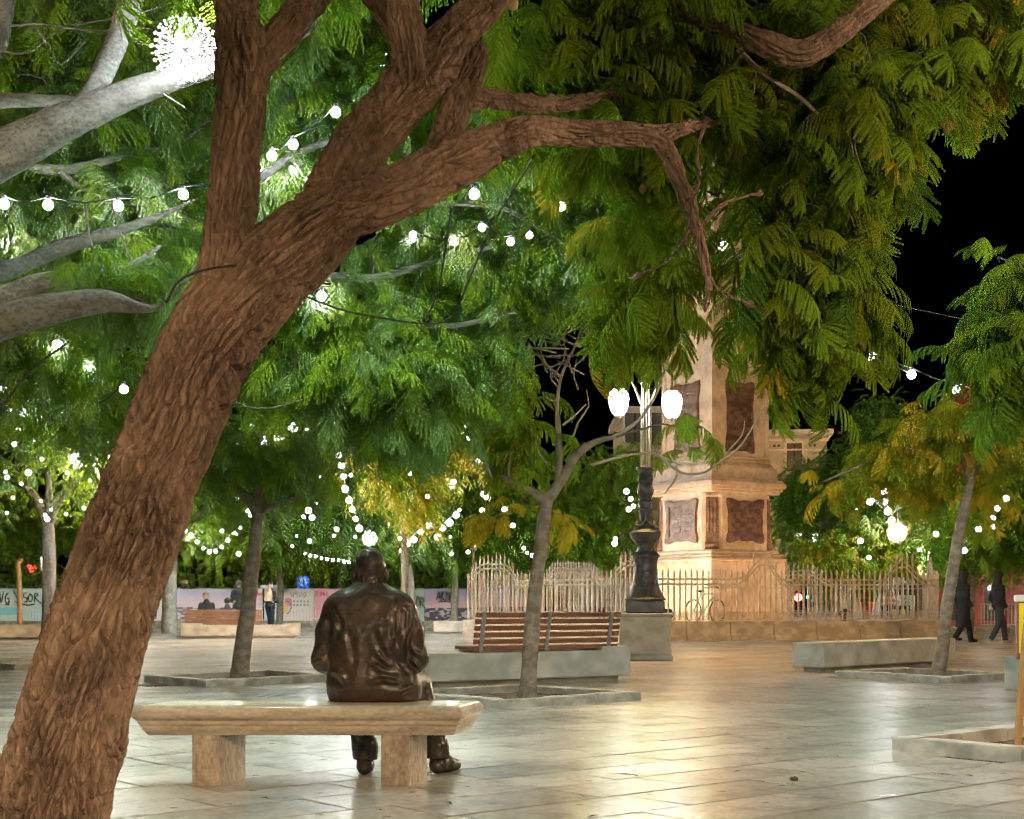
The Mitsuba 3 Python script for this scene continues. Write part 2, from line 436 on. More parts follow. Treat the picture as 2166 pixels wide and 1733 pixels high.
slabs = []
row = 0.479
for r in range(-22, 130):
    s0 = 4.80 + row * r
    t = -40 + rng.random() * 0.5
    while t < 80:
        L = rng.choice([0.72, 0.8, 0.9, 1.0, 1.08])
        c = (t + L / 2) * dA + (s0 + row / 2) * dB
        if abs(c[0]) < 6 + 0.46 * abs(c[1]) and -9 < c[1] < 62:
            slabs.append((math.hypot(c[0], c[1]) + (100 if c[1] < 5.5 or abs(c[0]) > 1.5 + 0.40 * c[1] else 0), t, t + L, s0, s0 + row))
        t += L
slabs.sort()
rest, n_part = [], 0
for d, t0, t1, s0, s1 in slabs:
    v, f, uv = slab(t0, t1, s0, s1, rng.random())
    if in_pit(*(v[:4, :2].mean(0))) or in_pit(v[:4, 0], v[:4, 1]).sum() >= 3:
        continue
    if n_part < 290 and d < 90:
        part('plaza_paving', 'slab', trimesh.Trimesh(v, f, process=False), 'mat_paving', uv=uv)
        n_part += 1
    else:
        rest.append((v, f, uv))
v = np.vstack([x[0] for x in rest])
f = np.vstack([x[1] + 12 * k for k, x in enumerate(rest)])
part('plaza_paving', 'far_slabs', trimesh.Trimesh(v, f, process=False), 'mat_paving', uv=np.vstack([x[2] for x in rest]), kind='stuff')

# kerb and pavement behind the square
thing('road_kerb', kind='structure')
for k in range(24):
    x0 = -34 + 2.1 * k
    part('road_kerb', 'kerbstone', box([x0 + 1.04, 58.0, 0.11], [2.06, 0.5, 0.36], bevel=0.02), 'mat_kerb')
for k in range(8):
    x0 = 10.6 + 2.1 * k
    part('road_kerb', 'kerbstone', box([x0 + 1.04, 48.5, 0.06], [2.06, 0.5, 0.26], bevel=0.02), 'mat_kerb')

# ================================================================== tree pits with stone edging
PIT_LABELS = ['square stone tree pit edging behind the marble bench holding the slim trunk in the middle', 'square stone tree pit edging left of the statue around the leaning trunk',
              'square stone tree pit edging on the right in front of the backless concrete bench', 'tan stone tree pit edging at the right edge of the picture around a wooden stake',
              'low stone tree pit edging at the left edge behind the big leaning trunk']
for (c0, u, l1, w, l2), lab in zip(PITS, PIT_LABELS):
    k = thing('tree_pit', lab, 'tree pit', 'square stone tree pits in the paving')
    wd, ht = 0.16, 0.085
    P = lambda a, b: c0 + u * a + w * b

    def kerb(a0, b0, a1, b1, n):
        for i in range(n):
            x0, y0 = a0 + (a1 - a0) * i / n, b0 + (b1 - b0) * i / n
            x1, y1 = a0 + (a1 - a0) * (i + 1) / n, b0 + (b1 - b0) * (i + 1) / n
            if a1 - a0 > b1 - b0:
                poly = [P(x0 + .003, b0), P(x1 - .003, b0), P(x1 - .003, b0 + wd), P(x0 + .003, b0 + wd)]
            else:
                poly = [P(a0, y0 + .003), P(a0 + wd, y0 + .003), P(a0 + wd, y1 - .003), P(a0, y1 - .003)]
            m = trimesh.convex.convex_hull(np.vstack([[[*q, -0.12] for q in poly], [[*(q + (np.mean(poly, 0) - q) * 0.06), ht + 0.01 * rng.normal() * 0.3] for q in poly], [[*q, ht - 0.012] for q in poly]]))
            part(k, 'kerbstone', m, 'mat_kerb')
    kerb(0, 0, l1, 0, 3)
    kerb(0, l2 - wd, l1, l2 - wd, 3)
    kerb(0, wd, 0, l2 - wd, 2)
    kerb(l1 - wd, wd, l1 - wd, l2 - wd, 2)
    n = 14
    ii, jj = np.meshgrid(np.linspace(0.1, l1 - 0.1, n), np.linspace(0.1, l2 - 0.1, n), indexing='ij')
    q = c0 + ii.reshape(-1, 1) * u + jj.reshape(-1, 1) * w
    vv = np.column_stack([q, -0.02 + 0.05 * meshkit.fbm(np.column_stack([q * 4, q[:, 0] * 0]), 3)])
    a, b = np.meshgrid(np.arange(n - 1), np.arange(n - 1), indexing='ij')
    q4 = np.stack([a * n + b, (a + 1) * n + b, (a + 1) * n + b + 1, a * n + b + 1], -1).reshape(-1, 4)
    part(k, 'soil', (vv, q4), 'mat_soil', smooth=True)

# ================================================================== concrete benches with a recessed foot
def block_bench(name, label, corner, ang, length, width, height, matn, back=False, shadow_end=0.12, group='block benches on the square'):
    k = thing(name, label, 'bench', group)
    M = mat([*corner[:2], 0], ang)
    part(k, 'plinth', place(box([length / 2, width / 2, 0.03], [length - 2 * shadow_end, width - 2 * shadow_end, 0.10]), M), 'mat_concrete')
    if back:
        part(k, 'seat_block', place(cat_([box([length / 2, width / 2, 0.06 + (height - 0.09) / 2], [length, width, height - 0.09], bevel=0.012), box([length * 0.94, width / 2, height - 0.016], [length * 0.12, width, 0.068], bevel=0.01),
                                          box([length * 0.09, width / 2, height - 0.016], [length * 0.18, width, 0.068], bevel=0.01)]), M), matn)
    else:
        part(k, 'seat_block', place(box([length / 2, width / 2, 0.06 + (height - 0.06) / 2], [length, width, height - 0.06], bevel=0.014), M), matn)
    return k, M


# middle bench: long block and a slatted backrest seen from behind
B0, ang, Lb = np.array([-1.62, 16.45]), math.radians(33.0), 3.78
k, M = block_bench('slatted_bench', 'pale concrete bench with dark slatted wooden backrest behind the statue', B0, ang, Lb, 0.62, 0.43, 'mat_concrete', True)
x0, x1 = 1.42, 3.62
tilt = math.radians(-11)
R = trimesh.transformations.rotation_matrix(tilt * -1, [1, 0, 0])
for i in range(6):
    m = box([(x0 + x1) / 2, 0.0, 0.05 + 0.084 * i], [x1 - x0, 0.034, 0.058], bevel=0.006)
    m.apply_transform(R)
    m.apply_translation([0, 0.10, 0.40])
    part(k, 'back_slat', place(m, M), 'mat_slat')
for i in range(4):
    part(k, 'seat_slat', place(box([(x0 + x1) / 2, 0.17 + 0.105 * i, 0.452], [x1 - x0, 0.085, 0.034], bevel=0.006), M), 'mat_slat')
for i in range(3):
    xx = x0 + 0.10 + (x1 - x0 - 0.26) * i / 2
    m = box([xx, -0.026, 0.25], [0.055, 0.016, 0.52])
    m.apply_transform(R)
    m.apply_translation([0, 0.10, 0.40])
    part(k, 'support', place(cat_([m, box([xx, 0.31, 0.415], [0.055, 0.46, 0.02])]), M), 'mat_steel')
block_bench('block_bench', 'grey concrete block bench without a backrest on the right', gnd(1741, 1423), math.radians(46), 4.1, 0.52, 0.43, 'mat_concrete')
block_bench('block_bench', 'short end of a grey concrete block bench at the right edge under the yellow sign', (5.72, 14.92), math.radians(40), 2.4, 0.6, 0.43, 'mat_concrete')

kb, M = block_bench('slatted_bench', 'yellow lit stone bench with brown slatted back where people sit far left', gnd(382, 1351), math.radians(3), 3.35, 0.62, 0.42, 'mat_limestone', True)
for i in range(6):
    m = box([1.2, 0.0, 0.05 + 0.078 * i], [2.2, 0.034, 0.062])
    m.apply_transform(R)
    m.apply_translation([0, 0.10, 0.36])
    part(kb, 'back_slat', place(m, M), 'mat_slat')
for xx in (0.25, 1.2, 2.1):
    part(kb, 'support', place(box([xx, 0.13, 0.5], [0.05, 0.05, 0.3]), M), 'mat_steel')
for i in range(3):
    part(kb, 'seat_slat', place(box([1.2, 0.2 + 0.12 * i, 0.43], [2.2, 0.09, 0.03]), M), 'mat_slat')
block_bench('block_bench', 'yellow lit stone block bench at the far left edge behind the big trunk', gnd(-40, 1354), math.radians(0), 4.3, 0.6, 0.42, 'mat_limestone')
block_bench('block_bench', 'low pale stone block left of the iron fence corner', gnd(918, 1341), math.radians(6), 1.4, 0.6, 0.42, 'mat_limestone')
block_bench('block_bench', 'taller yellowish stone block touching the left end of the fence', gnd(984, 1346), math.radians(6), 1.3, 0.6, 0.5, 'mat_limestone')

# ================================================================== the marble bench of the statue
BY0, BY1, SK = 7.72, 8.20, 0.225      # front and rear edge; the ends run a little askew
k = thing('marble_bench', 'moulded cream marble bench on two block legs under the bronze statue', 'bench')
xl, xr = at(276, 1500, BY0)[0], at(977, 1500, BY0)[0]


def moulding(rows):
    """rows (inset, z) from top to bottom of the edge profile around the skewed plan"""
    n, ms = len(rows), []
    C = np.array([[(xl + ins + SK * ins, BY0 + ins, z), (xr - ins + SK * ins, BY0 + ins, z), (xr - ins + SK * (BY1 - BY0 - ins), BY1 - ins, z), (xl + ins + SK * (BY1 - BY0 - ins), BY1 - ins, z)] for ins, z in rows])
    for j in range(4):                                     # each side has edges of its own, so that the mitred corners stay sharp
        v = C[:, [j, (j + 1) % 4]].reshape(-1, 3)
        ms.append(trimesh.Trimesh(v, [[2 * i, 2 * i + 2, 2 * i + 3] for i in range(n - 1)] + [[2 * i, 2 * i + 3, 2 * i + 1] for i in range(n - 1)], process=False))
    ms.append(trimesh.Trimesh(C[0], [[0, 1, 2], [0, 2, 3]], process=False))
    ms.append(trimesh.Trimesh(C[-1], [[2, 1, 0], [3, 2, 0]], process=False))
    return cat_(ms)


ztop = 0.442
bull = [(0.045 - 0.045 * math.sin(a), ztop - 0.043 + 0.043 * math.cos(a)) for a in np.linspace(0, PI, 13)]
part(k, 'seat', moulding(bull), 'mat_marble', smooth=35)
part(k, 'moulding', moulding([(0.03, ztop - 0.080), (0.026, ztop - 0.089), (0.026, ztop - 0.104), (0.035, ztop - 0.108), (0.04, ztop - 0.112), (0.038, ztop - 0.117), (0.042, ztop - 0.128), (0.055, ztop - 0.15), (0.066, ztop - 0.165)]), 'mat_marble', smooth=30)
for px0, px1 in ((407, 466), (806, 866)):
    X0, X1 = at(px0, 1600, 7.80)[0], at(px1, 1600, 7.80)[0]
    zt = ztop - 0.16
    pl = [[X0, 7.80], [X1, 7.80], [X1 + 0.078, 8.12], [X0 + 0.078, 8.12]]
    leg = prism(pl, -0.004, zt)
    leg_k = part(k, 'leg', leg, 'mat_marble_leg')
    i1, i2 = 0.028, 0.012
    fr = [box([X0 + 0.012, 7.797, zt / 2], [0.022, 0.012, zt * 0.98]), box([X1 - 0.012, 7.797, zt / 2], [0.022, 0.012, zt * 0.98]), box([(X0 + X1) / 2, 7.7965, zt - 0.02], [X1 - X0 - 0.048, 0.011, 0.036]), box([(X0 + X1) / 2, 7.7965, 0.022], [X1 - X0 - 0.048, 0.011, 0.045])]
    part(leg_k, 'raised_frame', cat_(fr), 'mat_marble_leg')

# ================================================================== street lamps
def lantern(parent, c, r=0.185, L=LANTERN_L, col=WARM, weight=6.0):
    k = part(parent, 'lantern', cat_([lathe([(0.0, -0.40), (0.02, -0.39), (0.03, -0.365), (0.05, -0.345)], 10, c), lathe([(0.055, 0.13), (0.10, 0.128), (0.105, 0.14), (0.05, 0.165), (0.03, 0.19), (0.04, 0.21), (0.012, 0.26)], 16, c)]), 'mat_column_paint', smooth=35)
    part(k, 'glass', lathe([(0.02, -0.35), (0.08, -0.335), (0.125, -0.285), (0.158, -0.21), (0.177, -0.13), (0.185, -0.06), (0.183, 0.0), (0.165, 0.06), (0.12, 0.105), (0.06, 0.13)], 18, c), 'mat_glow_off', smooth=True, emit=np.array(col) * L, weight=weight)


def lamp_post(pos, label, rz=0.0, L=LANTERN_L, col=WARM, weight=6.0, plinth=True, full=True, kind='street lamp'):
    k = thing('street_lamp', label, kind, 'iron street lamps of the square')
    x, y = pos[:2]
    if plinth:
        part(k, 'plinth', cat_([box([x, y, 0.055], [0.97, 0.97, 0.11], rz, 0.02), box([x, y, 0.44], [0.90, 0.90, 0.68], rz, 0.012), box([x, y, 0.805], [0.96, 0.96, 0.05], rz, 0.012)]), 'mat_concrete')
    z0 = 0.83 if plinth else 0.0
    c = (x, y, z0)
    base = part(k, 'base', cat_([box([x, y, z0 + 0.11], [0.68, 0.68, 0.22], rz, 0.02), lathe([(0.36, 0.22), (0.37, 0.25), (0.34, 0.27), (0.325, 0.30), (0.285, 0.38), (0.245, 0.50), (0.22, 0.65), (0.21, 0.80), (0.215, 0.93), (0.235, 0.985), (0.26, 1.0), (0.26, 1.03), (0.225, 1.055), (0.21, 1.09)], 28, c)]), 'mat_iron', smooth=40)
    part(base, 'emblem', place(lathe([(0.0, 0.0), (0.085, 0.0), (0.09, 0.02), (0.06, 0.028), (0.05, 0.018), (0.0, 0.02)], 20), trimesh.transformations.translation_matrix([x, y - 0.205, z0 + 0.68]) @ trimesh.transformations.rotation_matrix(PI / 2, [1, 0, 0])), 'mat_iron', smooth=30)
    part(k, 'vase', lathe([(0.16, 1.09), (0.14, 1.15), (0.15, 1.2), (0.20, 1.27), (0.255, 1.34), (0.275, 1.40), (0.285, 1.43), (0.25, 1.455), (0.16, 1.50), (0.13, 1.56), (0.115, 1.62)], 24, c), 'mat_iron', smooth=40)
    if full:
        part(k, 'garland', cat_([tube([[x + 0.15 * math.cos(a) * q[0], y + 0.15 * math.sin(a) * q[0], z0 + q[1]] for a, q in zip(np.linspace(a0, a0 + PI / 2, 5), ((0.9, 1.66), (1.15, 1.57), (1.2, 1.54), (1.15, 1.57), (0.9, 1.66)))], [0.02, 0.028, 0.03, 0.028, 0.02], 6, 0.05) for a0 in np.arange(4) * PI / 2]), 'mat_iron', smooth=True)
    part(k, 'shaft', lathe([(0.105, 1.60), (0.10, 1.75), (0.125, 1.79), (0.135, 1.83), (0.11, 1.86), (0.12, 1.92), (0.13, 1.97), (0.105, 2.0), (0.11, 2.06), (0.145, 2.12), (0.155, 2.2), (0.13, 2.25), (0.11, 2.32), (0.14, 2.36), (0.12, 2.42), (0.10, 2.50)], 20, c), 'mat_iron', smooth=40)
    part(k, 'collar', lathe([(0.10, 2.50), (0.13, 2.53), (0.165, 2.56), (0.165, 2.585), (0.09, 2.60)], 20, c), 'mat_iron', smooth=40)
    a = np.arange(48) * 2 * PI / 48
    fl = np.where(np.arange(48) % 4 < 2, 1.0, 0.86)
    cols = np.stack([np.stack([0.092 * fl * np.cos(a) * s, 0.092 * fl * np.sin(a) * s, np.full(48, z)], 1) for z, s in ((2.58, 1.0), (4.05, 0.86))])
    v = (cols.reshape(-1, 3) + c)
    i = np.arange(48)
    q = np.stack([i, (i + 1) % 48, (i + 1) % 48 + 48, i + 48], 1)
    part(k, 'column', (v, q), 'mat_column_paint')
    part(k, 'capital', lathe([(0.075, 4.05), (0.12, 4.1), (0.085, 4.14), (0.08, 4.2), (0.105, 4.24), (0.04, 4.3), (0.03, 4.38), (0.045, 4.42), (0.0, 4.48)], 20, c), 'mat_column_paint', smooth=40)
    e = np.array([math.cos(rz), math.sin(rz)])
    for s in (-1, 1):
        tip = np.array([x + s * 0.47 * e[0], y + s * 0.47 * e[1], z0 + 3.86 - (0.06 if s > 0 else 0.0)])
        part(k, 'arm', tube([[x + s * 0.07 * e[0], y + s * 0.07 * e[1], z0 + 3.72], [x + s * 0.2 * e[0], y + s * 0.2 * e[1], z0 + 4.05], [x + s * 0.36 * e[0], y + s * 0.36 * e[1], z0 + 4.30], [x + s * 0.47 * e[0], y + s * 0.47 * e[1], z0 + 4.22], tip + [0, 0, 0.26]], [0.028, 0.024, 0.022, 0.02, 0.018], 8, 0.05), 'mat_iron', smooth=True)
        lantern(k, tip, L=L, col=col, weight=weight)
    return k


lamp_post(gnd(1365, 1396), 'ornate iron street lamp with two glowing lanterns on a square stone plinth', math.radians(-6))
# lamps outside the picture or behind the big trunk, with added ones further down
lamp_post((2.2, -5.2), 'street lamp straight behind the viewer', 0.4, NEAR_L * 1.6, WARM_NEAR, 8.0, full=False)
lamp_post((-5.6, 1.6), 'street lamp past the left edge near the leaning tree', 0.9, NEAR_L * 0.62, WARM_NEAR, 9.0, full=False)
lamp_post((7.4, -3.0), 'street lamp behind the viewer far to the right', 0.9, NEAR_L * 0.5, WARM_NEAR, 9.0, full=False)
lamp_post((7.6, 7.2), 'street lamp past the right edge beside the tree pit', 0.7, NEAR_L * 0.30, WARM_NEAR, 8.0, full=False)
lamp_post((23.6, 51.5), 'added street lamp past the right edge that lights the red building', 0.2, LANTERN_L * 3, WARM_NEAR, 2.0, full=False)  # unseen lamp, added to brighten the red wall
lamp_post((14.5, 27.0), 'added street lamp past the right edge of the picture', 0.2, LANTERN_L, WARM, 3.0, full=False)  # added out of view to light the ground round the walkers
lamp_post((-10.35, 35.3), 'street lamp with a warm lantern showing beside the big leaning trunk', 0.15, LANTERN_L * 1.4, WARM, 4.0, full=False)
lamp_post((-17.0, 62.0), 'added street lamp hidden by the big trunk that lights the hoarding', 0.1, LANTERN_L * 7, WARM_NEAR, 3.0, full=False)  # invented lamp, set out of sight to light the printed panels
lamp_post((15.9, 76.5), 'added street lamp hidden by the dark evergreen that lights the cream building', 0.1, LANTERN_L * 0.5, WARM, 2.0, full=False)  # unseen lamp added so that the cream wall is lit
lamp_post((24.6, 80.0), 'added street lamp hidden by the red building that lights the brick tower', 0.3, LANTERN_L * 4, WARM, 2.0, full=False)  # unseen lamp added to light the brickwork

# ================================================================== the monument: a square stone obelisk on a pedestal turned by its corner
MC, MR = np.array([at(1512, 1300, 42.6)[0], 42.6]), math.radians(-56.0)
k = thing('monument', 'tall floodlit stone obelisk on a pedestal with bronze plaques inside an iron fence', 'monument')
MM = mat([*MC, 0], MR)


def mz(py):
    return float(at(0, py, 41.2)[2])


def sq(s, z0, z1, bevel=0.03):
    return box([0, 0, (z0 + z1) / 2], [s, s, z1 - z0], 0, bevel)


def course(s, z0, z1, nm='stone_course', n=3):
    """a course of separate dressed stones around a core"""
    w = s / n
    for side in range(4):
        for i in range(n):
            cx = -s / 2 + (i + 0.5) * w
            L = w - 0.008
            m = box([cx, -s / 2 + 0.2 + 0.004 * rng.random(), (z0 + z1) / 2], [L, 0.4, z1 - z0 - 0.008], 0, 0.008)
            m.apply_transform(trimesh.transformations.rotation_matrix(side * PI / 2, [0, 0, 1]))
            if i == 0:
                continue
            part(k, nm, place(m, MM), 'mat_monument')
        m = box([-s / 2 + 0.5 * w, -s / 2 + 0.2, (z0 + z1) / 2], [w - 0.008, 0.4, z1 - z0 - 0.008], 0, 0.008)
        m.apply_transform(trimesh.transformations.rotation_matrix(side * PI / 2, [0, 0, 1]))
        part(k, nm, place(m, MM), 'mat_monument')
    part(k, 'core', place(sq(s - 0.3, z0, z1), MM), 'mat_monument')


course(3.15, 0.0, 0.75)
course(3.05, 0.75, 1.45)
course(2.95, 1.45, mz(1188))
part(k, 'base_moulding', place(cat_([sq(3.0, mz(1188), mz(1180)), sq(2.86, mz(1180), mz(1172), 0.05), sq(2.74, mz(1172), mz(1163), 0.05)]), MM), 'mat_monument')
zd0, zd1 = mz(1163), mz(1042)
# pedestal die with chamfered corners
sd, chf = 2.6, 0.42
h = sd / 2
poly = [(-h + chf, -h), (h - chf, -h), (h, -h + chf), (h, h - chf), (h - chf, h), (-h + chf, h), (-h, h - chf), (-h, -h + chf)]
part(k, 'pedestal', place(prism(poly, zd0, zd1), MM), 'mat_monument')
cor = []
for s, a, b in ((2.74, 1042, 1036), (2.86, 1036, 1030), (3.0, 1030, 1018), (2.9, 1018, 1012)):
    cor.append(sq(s, mz(a), mz(b), 0.02))
part(k, 'cornice', place(cat_(cor), MM), 'mat_monument')
course(2.62, mz(1012), mz(985), 'attic_stone', 3)
part(k, 'step', place(cat_([sq(2.46, mz(985), mz(978), 0.02), sq(2.38, mz(978), mz(968), 0.04), sq(2.30, mz(968), mz(962), 0.02)]), MM), 'mat_monument')
part(k, 'upper_pedestal', place(cat_([sq(2.16, mz(962), mz(640), 0.02)] + [box([sx * 1.06, sy * 1.06, (mz(960) + mz(640)) / 2], [0.14, 0.14, mz(640) - mz(960)]) for sx in (-1, 1) for sy in (-1, 1)]), MM), 'mat_monument')
part(k, 'upper_cornice', place(cat_([sq(2.3, mz(640), mz(632)), sq(2.5, mz(632), mz(622)), sq(2.2, mz(622), mz(605)), sq(1.8, mz(605), mz(585))]), MM), 'mat_monument')
ob0, ob1 = mz(585), mz(150)
v = [[sx * r_, sy * r_, z] for z, r_ in ((ob0, 0.62), (ob1, 0.42), (ob1 + 0.7, 0.02)) for sx, sy in ((-1, -1), (1, -1), (1, 1), (-1, 1))]
part(k, 'obelisk', place(trimesh.convex.convex_hull(np.array(v)), MM), 'mat_monument')


def wavy(w, hgt, dep, amp=0.06):
    """scalloped bronze plaque: outline with flared corners and bowed sides, a raised frame and a sunk field"""
    from shapely.geometry import Polygon
    t = np.linspace(-1, 1, 15)
    bow = lambda t: -amp * np.cos(t * PI / 2) ** 2 + 0.35 * amp * np.cos(t * PI * 2.5)
    o = [(x * w / 2, -hgt / 2 - bow(x)) for x in t] + [(w / 2 + bow(y), y * hgt / 2) for y in t[1:]] + [(-x * w / 2, hgt / 2 + bow(x)) for x in t[1:]] + [(-w / 2 - bow(y), -y * hgt / 2) for y in t[1:-1]]
    outer = Polygon(o)
    inner = Polygon([(-w * .36, -hgt * .34), (w * .36, -hgt * .34), (w * .36, hgt * .34), (-w * .36, hgt * .34)])
    a = trimesh.creation.extrude_polygon(outer, dep * 0.5, engine='earcut')
    b = trimesh.creation.extrude_polygon(outer.buffer(-0.02).difference(inner), dep, engine='earcut')
    return cat_([a, b])


def on_face(m, side, y, z, x=0.0):
    """a plaque modelled in the xy plane (z outwards) put on side 0..3 of a square of half width y"""
    m = m.copy()
    m.apply_transform(trimesh.transformations.rotation_matrix(PI / 2, [1, 0, 0]))
    m.apply_translation([x, -y, z])
    m.apply_transform(trimesh.transformations.rotation_matrix(side * PI / 2, [0, 0, 1]))
    return place(m, MM)


for side in range(4):
    pk = part(k, 'plaque', on_face(wavy(1.45, 1.28, 0.07), side, sd / 2 - 0.005, mz(1101)), 'mat_plaque')
    lines = []
    for i in range(6):
        z = 0.30 - i * 0.12
        x = -0.42 + 0.05 * (i % 2)
        while x < 0.40:
            L = 0.04 + 0.07 * rng.random()
            lines.append(box([x + L / 2, z, 0.037], [L, 0.055, 0.016]))
            x += L + 0.035
    part(pk, 'worn_lines', on_face(cat_(lines), side, sd / 2 - 0.005, mz(1101)), 'mat_plaque', kind='stuff')
    part(k, 'upper_plaque', on_face(wavy(1.12, mz(828) - mz(955) + 0.35, 0.06, 0.05), side, 1.08 - 0.005, (mz(800) + mz(955)) / 2), 'mat_plaque')
    # scroll bracket on each chamfered corner
    hc = zd1 - zd0
    rc = (h - chf / 2) * math.sqrt(2)
    prof = [(0, 0), (0.10, 0), (0.15, 0.06), (0.16, 0.16), (0.12, 0.26), (0.07, 0.5), (0.055, hc - 0.12), (0.1, hc - 0.02), (0, hc - 0.02)]
    from shapely.geometry import Polygon as _P
    br = trimesh.creation.extrude_polygon(_P(prof), 0.36, engine='earcut')
    br.apply_transform(np.array([[0, 0, 1, -0.18], [-1, 0, 0, 0], [0, 1, 0, 0], [0, 0, 0, 1.0]]))
    rib = cat_([br] + [box([dx, -0.075, hc * 0.58], [0.05, 0.06, hc * 0.6], 0, 0.01) for dx in (-0.1, 0, 0.1)] + [place(lathe([(0.0, -0.2), (0.09, -0.2), (0.11, 0.0), (0.09, 0.2)], 14), trimesh.transformations.translation_matrix([0, -0.09, 0.12]) @ trimesh.transformations.rotation_matrix(PI / 2, [0, 1, 0]))])
    rib.apply_translation([0, -rc + 0.002, zd0])
    rib.apply_transform(trimesh.transformations.rotation_matrix(side * PI / 2 - PI / 4, [0, 0, 1]))
    part(k, 'scroll_bracket', place(rib, MM), 'mat_plaque')
    cp = box([0, -rc + 0.12, zd1 - 0.03 - 0.06], [0.62, 0.36, 0.10], 0, 0.01)
    cp.apply_transform(trimesh.transformations.rotation_matrix(side * PI / 2 - PI / 4, [0, 0, 1]))
    part(k, 'bracket_cap', place(cp, MM), 'mat_monument')

# low wall and iron fence round the monument
A, B, C = np.array([at(1352, 1300, 38.2)[0], 38.2]), np.array([at(1984, 1300, 40.2)[0], 40.2]), np.array([at(990, 1300, 42.5)[0], 42.5])
D, E = np.array([14.2, 49.0]), np.array([5.5, 52.5])
thing('low_wall', 'low stone block wall carrying the iron fence round the monument', 'wall')
thing('iron_fence', 'wavy topped iron railing with spear points round the monument', 'fence')
ST = [part('iron_fence', 'rail', box([0, 0, -0.5], [0.01, 0.01, 0.01]), 'mat_fence')]   # replaced below
del scene[ST[0]]
counts['iron_fence__rail'] = 0
spear_n = 0
bars_far = []
for (P, Q, hump, detail, base_h) in ((A, B, [(0.40, 0.035), (0.88, 0.03)], True, 1.34), (C, A, [(0.16, 0.09), (1.0, 0.085)], True, 1.34), (B, D, [(0.5, 0.1)], False, 1.34), (D, E, [(0.5, 0.1)], False, 1.34), (E, C, [(0.5, 0.1)], False, 1.34)):
    d = Q - P
    L = np.linalg.norm(d)
    d = d / L
    a = math.atan2(d[1], d[0])
    nb = max(2, int(L / 1.25))
    for i in range(nb):
        w = L / nb
        c = P + d * (i + 0.5) * w
        m = box([*c, 0.26], [w - 0.012, 0.42, 0.52 + 0.004 * rng.normal()], a, 0.012)
        part('low_wall', 'stone', m, 'mat_limestone')
        if detail:
            part('low_wall', 'footing_stone', box([*(c - 0.03 * np.array([-d[1], d[0]])), 0.055], [w - 0.02, 0.5, 0.15], a, 0.015), 'mat_limestone')

    def top(s):
        hgt = base_h
        for u, wd in hump:
            q = abs(s / L - u) / wd
            hgt += 0.50 * (1 - smooth01((q - 0.85) / 1.0))
        return 0.52 + hgt
    smooth01 = lambda x: 0 if x < 0 else 1 if x > 1 else x * x * (3 - 2 * x)
    sp = 0.165
    n = int(L / sp)
    ss = np.linspace(0, L, max(12, n // 2 + 1))
    for off in (0.20, 0.34):
        part('iron_fence', 'rail', tube([[*(P + d * s), top(s) - off] for s in ss], np.full(len(ss), 0.026), 5, 0.3), 'mat_fence', smooth=True)
    for zz in (0.56, 0.74):
        part('iron_fence', 'rail', box([*((P + Q) / 2), zz], [L, 0.03, 0.025], a), 'mat_fence')
    lat = []
    for i in range(n):
        p0, p1 = P + d * (i * sp), P + d * ((i + 1) * sp)
        lat += [tube([[*p0, 0.57], [*p1, 0.73]], [0.009, 0.009], 4, 1, caps=False), tube([[*p1, 0.57], [*p0, 0.73]], [0.009, 0.009], 4, 1, caps=False)]
    part('iron_fence', 'lattice_band', cat_(lat), 'mat_fence', kind='stuff')
    for i in range(n + 1):
        s = i * sp
        x, y = P + d * s
        z = top(s) - 0.02 + (0.03 if i % 2 else 0.0)
        m = cat_([box([x, y, (z - 0.1 + 0.54) / 2], [0.042, 0.03, z - 0.1 - 0.54], a), lathe([(0.02, z - 0.12), (0.034, z - 0.09), (0.02, z - 0.07), (0.036, z - 0.03), (0.0, z + 0.09)], 5, (x, y, 0))])
        if detail and spear_n < 290:
            part('iron_fence', 'bar', m, 'mat_fence')
            spear_n += 1
        else:
            bars_far.append(m)
part('iron_fence', 'far_bars', cat_(bars_far), 'mat_fence', kind='stuff')

from shapely.geometry import Polygon as _PG
part('monument', 'terrace', prism([tuple(q) for q in np.array(_PG([A, B, D, E, C]).buffer(-0.3).exterior.coords)[:-1]], 0.1, 0.46), 'mat_limestone')
# floodlights standing inside the fence, turned to the monument
for x, y, lab in ((4.25, 38.95, 'black floodlight on the ground at the near corner of the monument'), (2.6, 40.6, 'black floodlight on the ground left of the monument'), (9.4, 40.35, 'black floodlight on the ground right of the monument')):
    k = thing('floodlight', lab, 'floodlight', 'floodlights aimed at the monument')
    to = MC - np.array([x, y])
    a = math.atan2(to[1], to[0])
    M = mat([x, y, 0.46], a)
    tilt = trimesh.transformations.rotation_matrix(-0.85, [0, 1, 0])
    tilt[:3, 3] = [0, 0, 0.32]
    part(k, 'housing', place(cat_([place(box([-0.06, 0, 0], [0.12, 0.36, 0.26], 0, 0.02), tilt), box([-0.03, 0, 0.1], [0.05, 0.3, 0.26], 0, 0.01), box([0, 0, 0.02], [0.3, 0.34, 0.04])]), M), 'mat_black')
    lens = trimesh.Trimesh([[0.005, -0.15, -0.10], [0.005, 0.15, -0.10], [0.005, 0.15, 0.10], [0.005, -0.15, 0.10]], [[0, 1, 2], [0, 2, 3]], process=False)
    part(k, 'lens', place(place(lens, tilt), M), 'mat_glow_off', emit=np.array(FLOOD) * FLOOD_L * (1.0 if x < 3.9 else 1.0 if x < 6 else 0.45), weight=3.0)
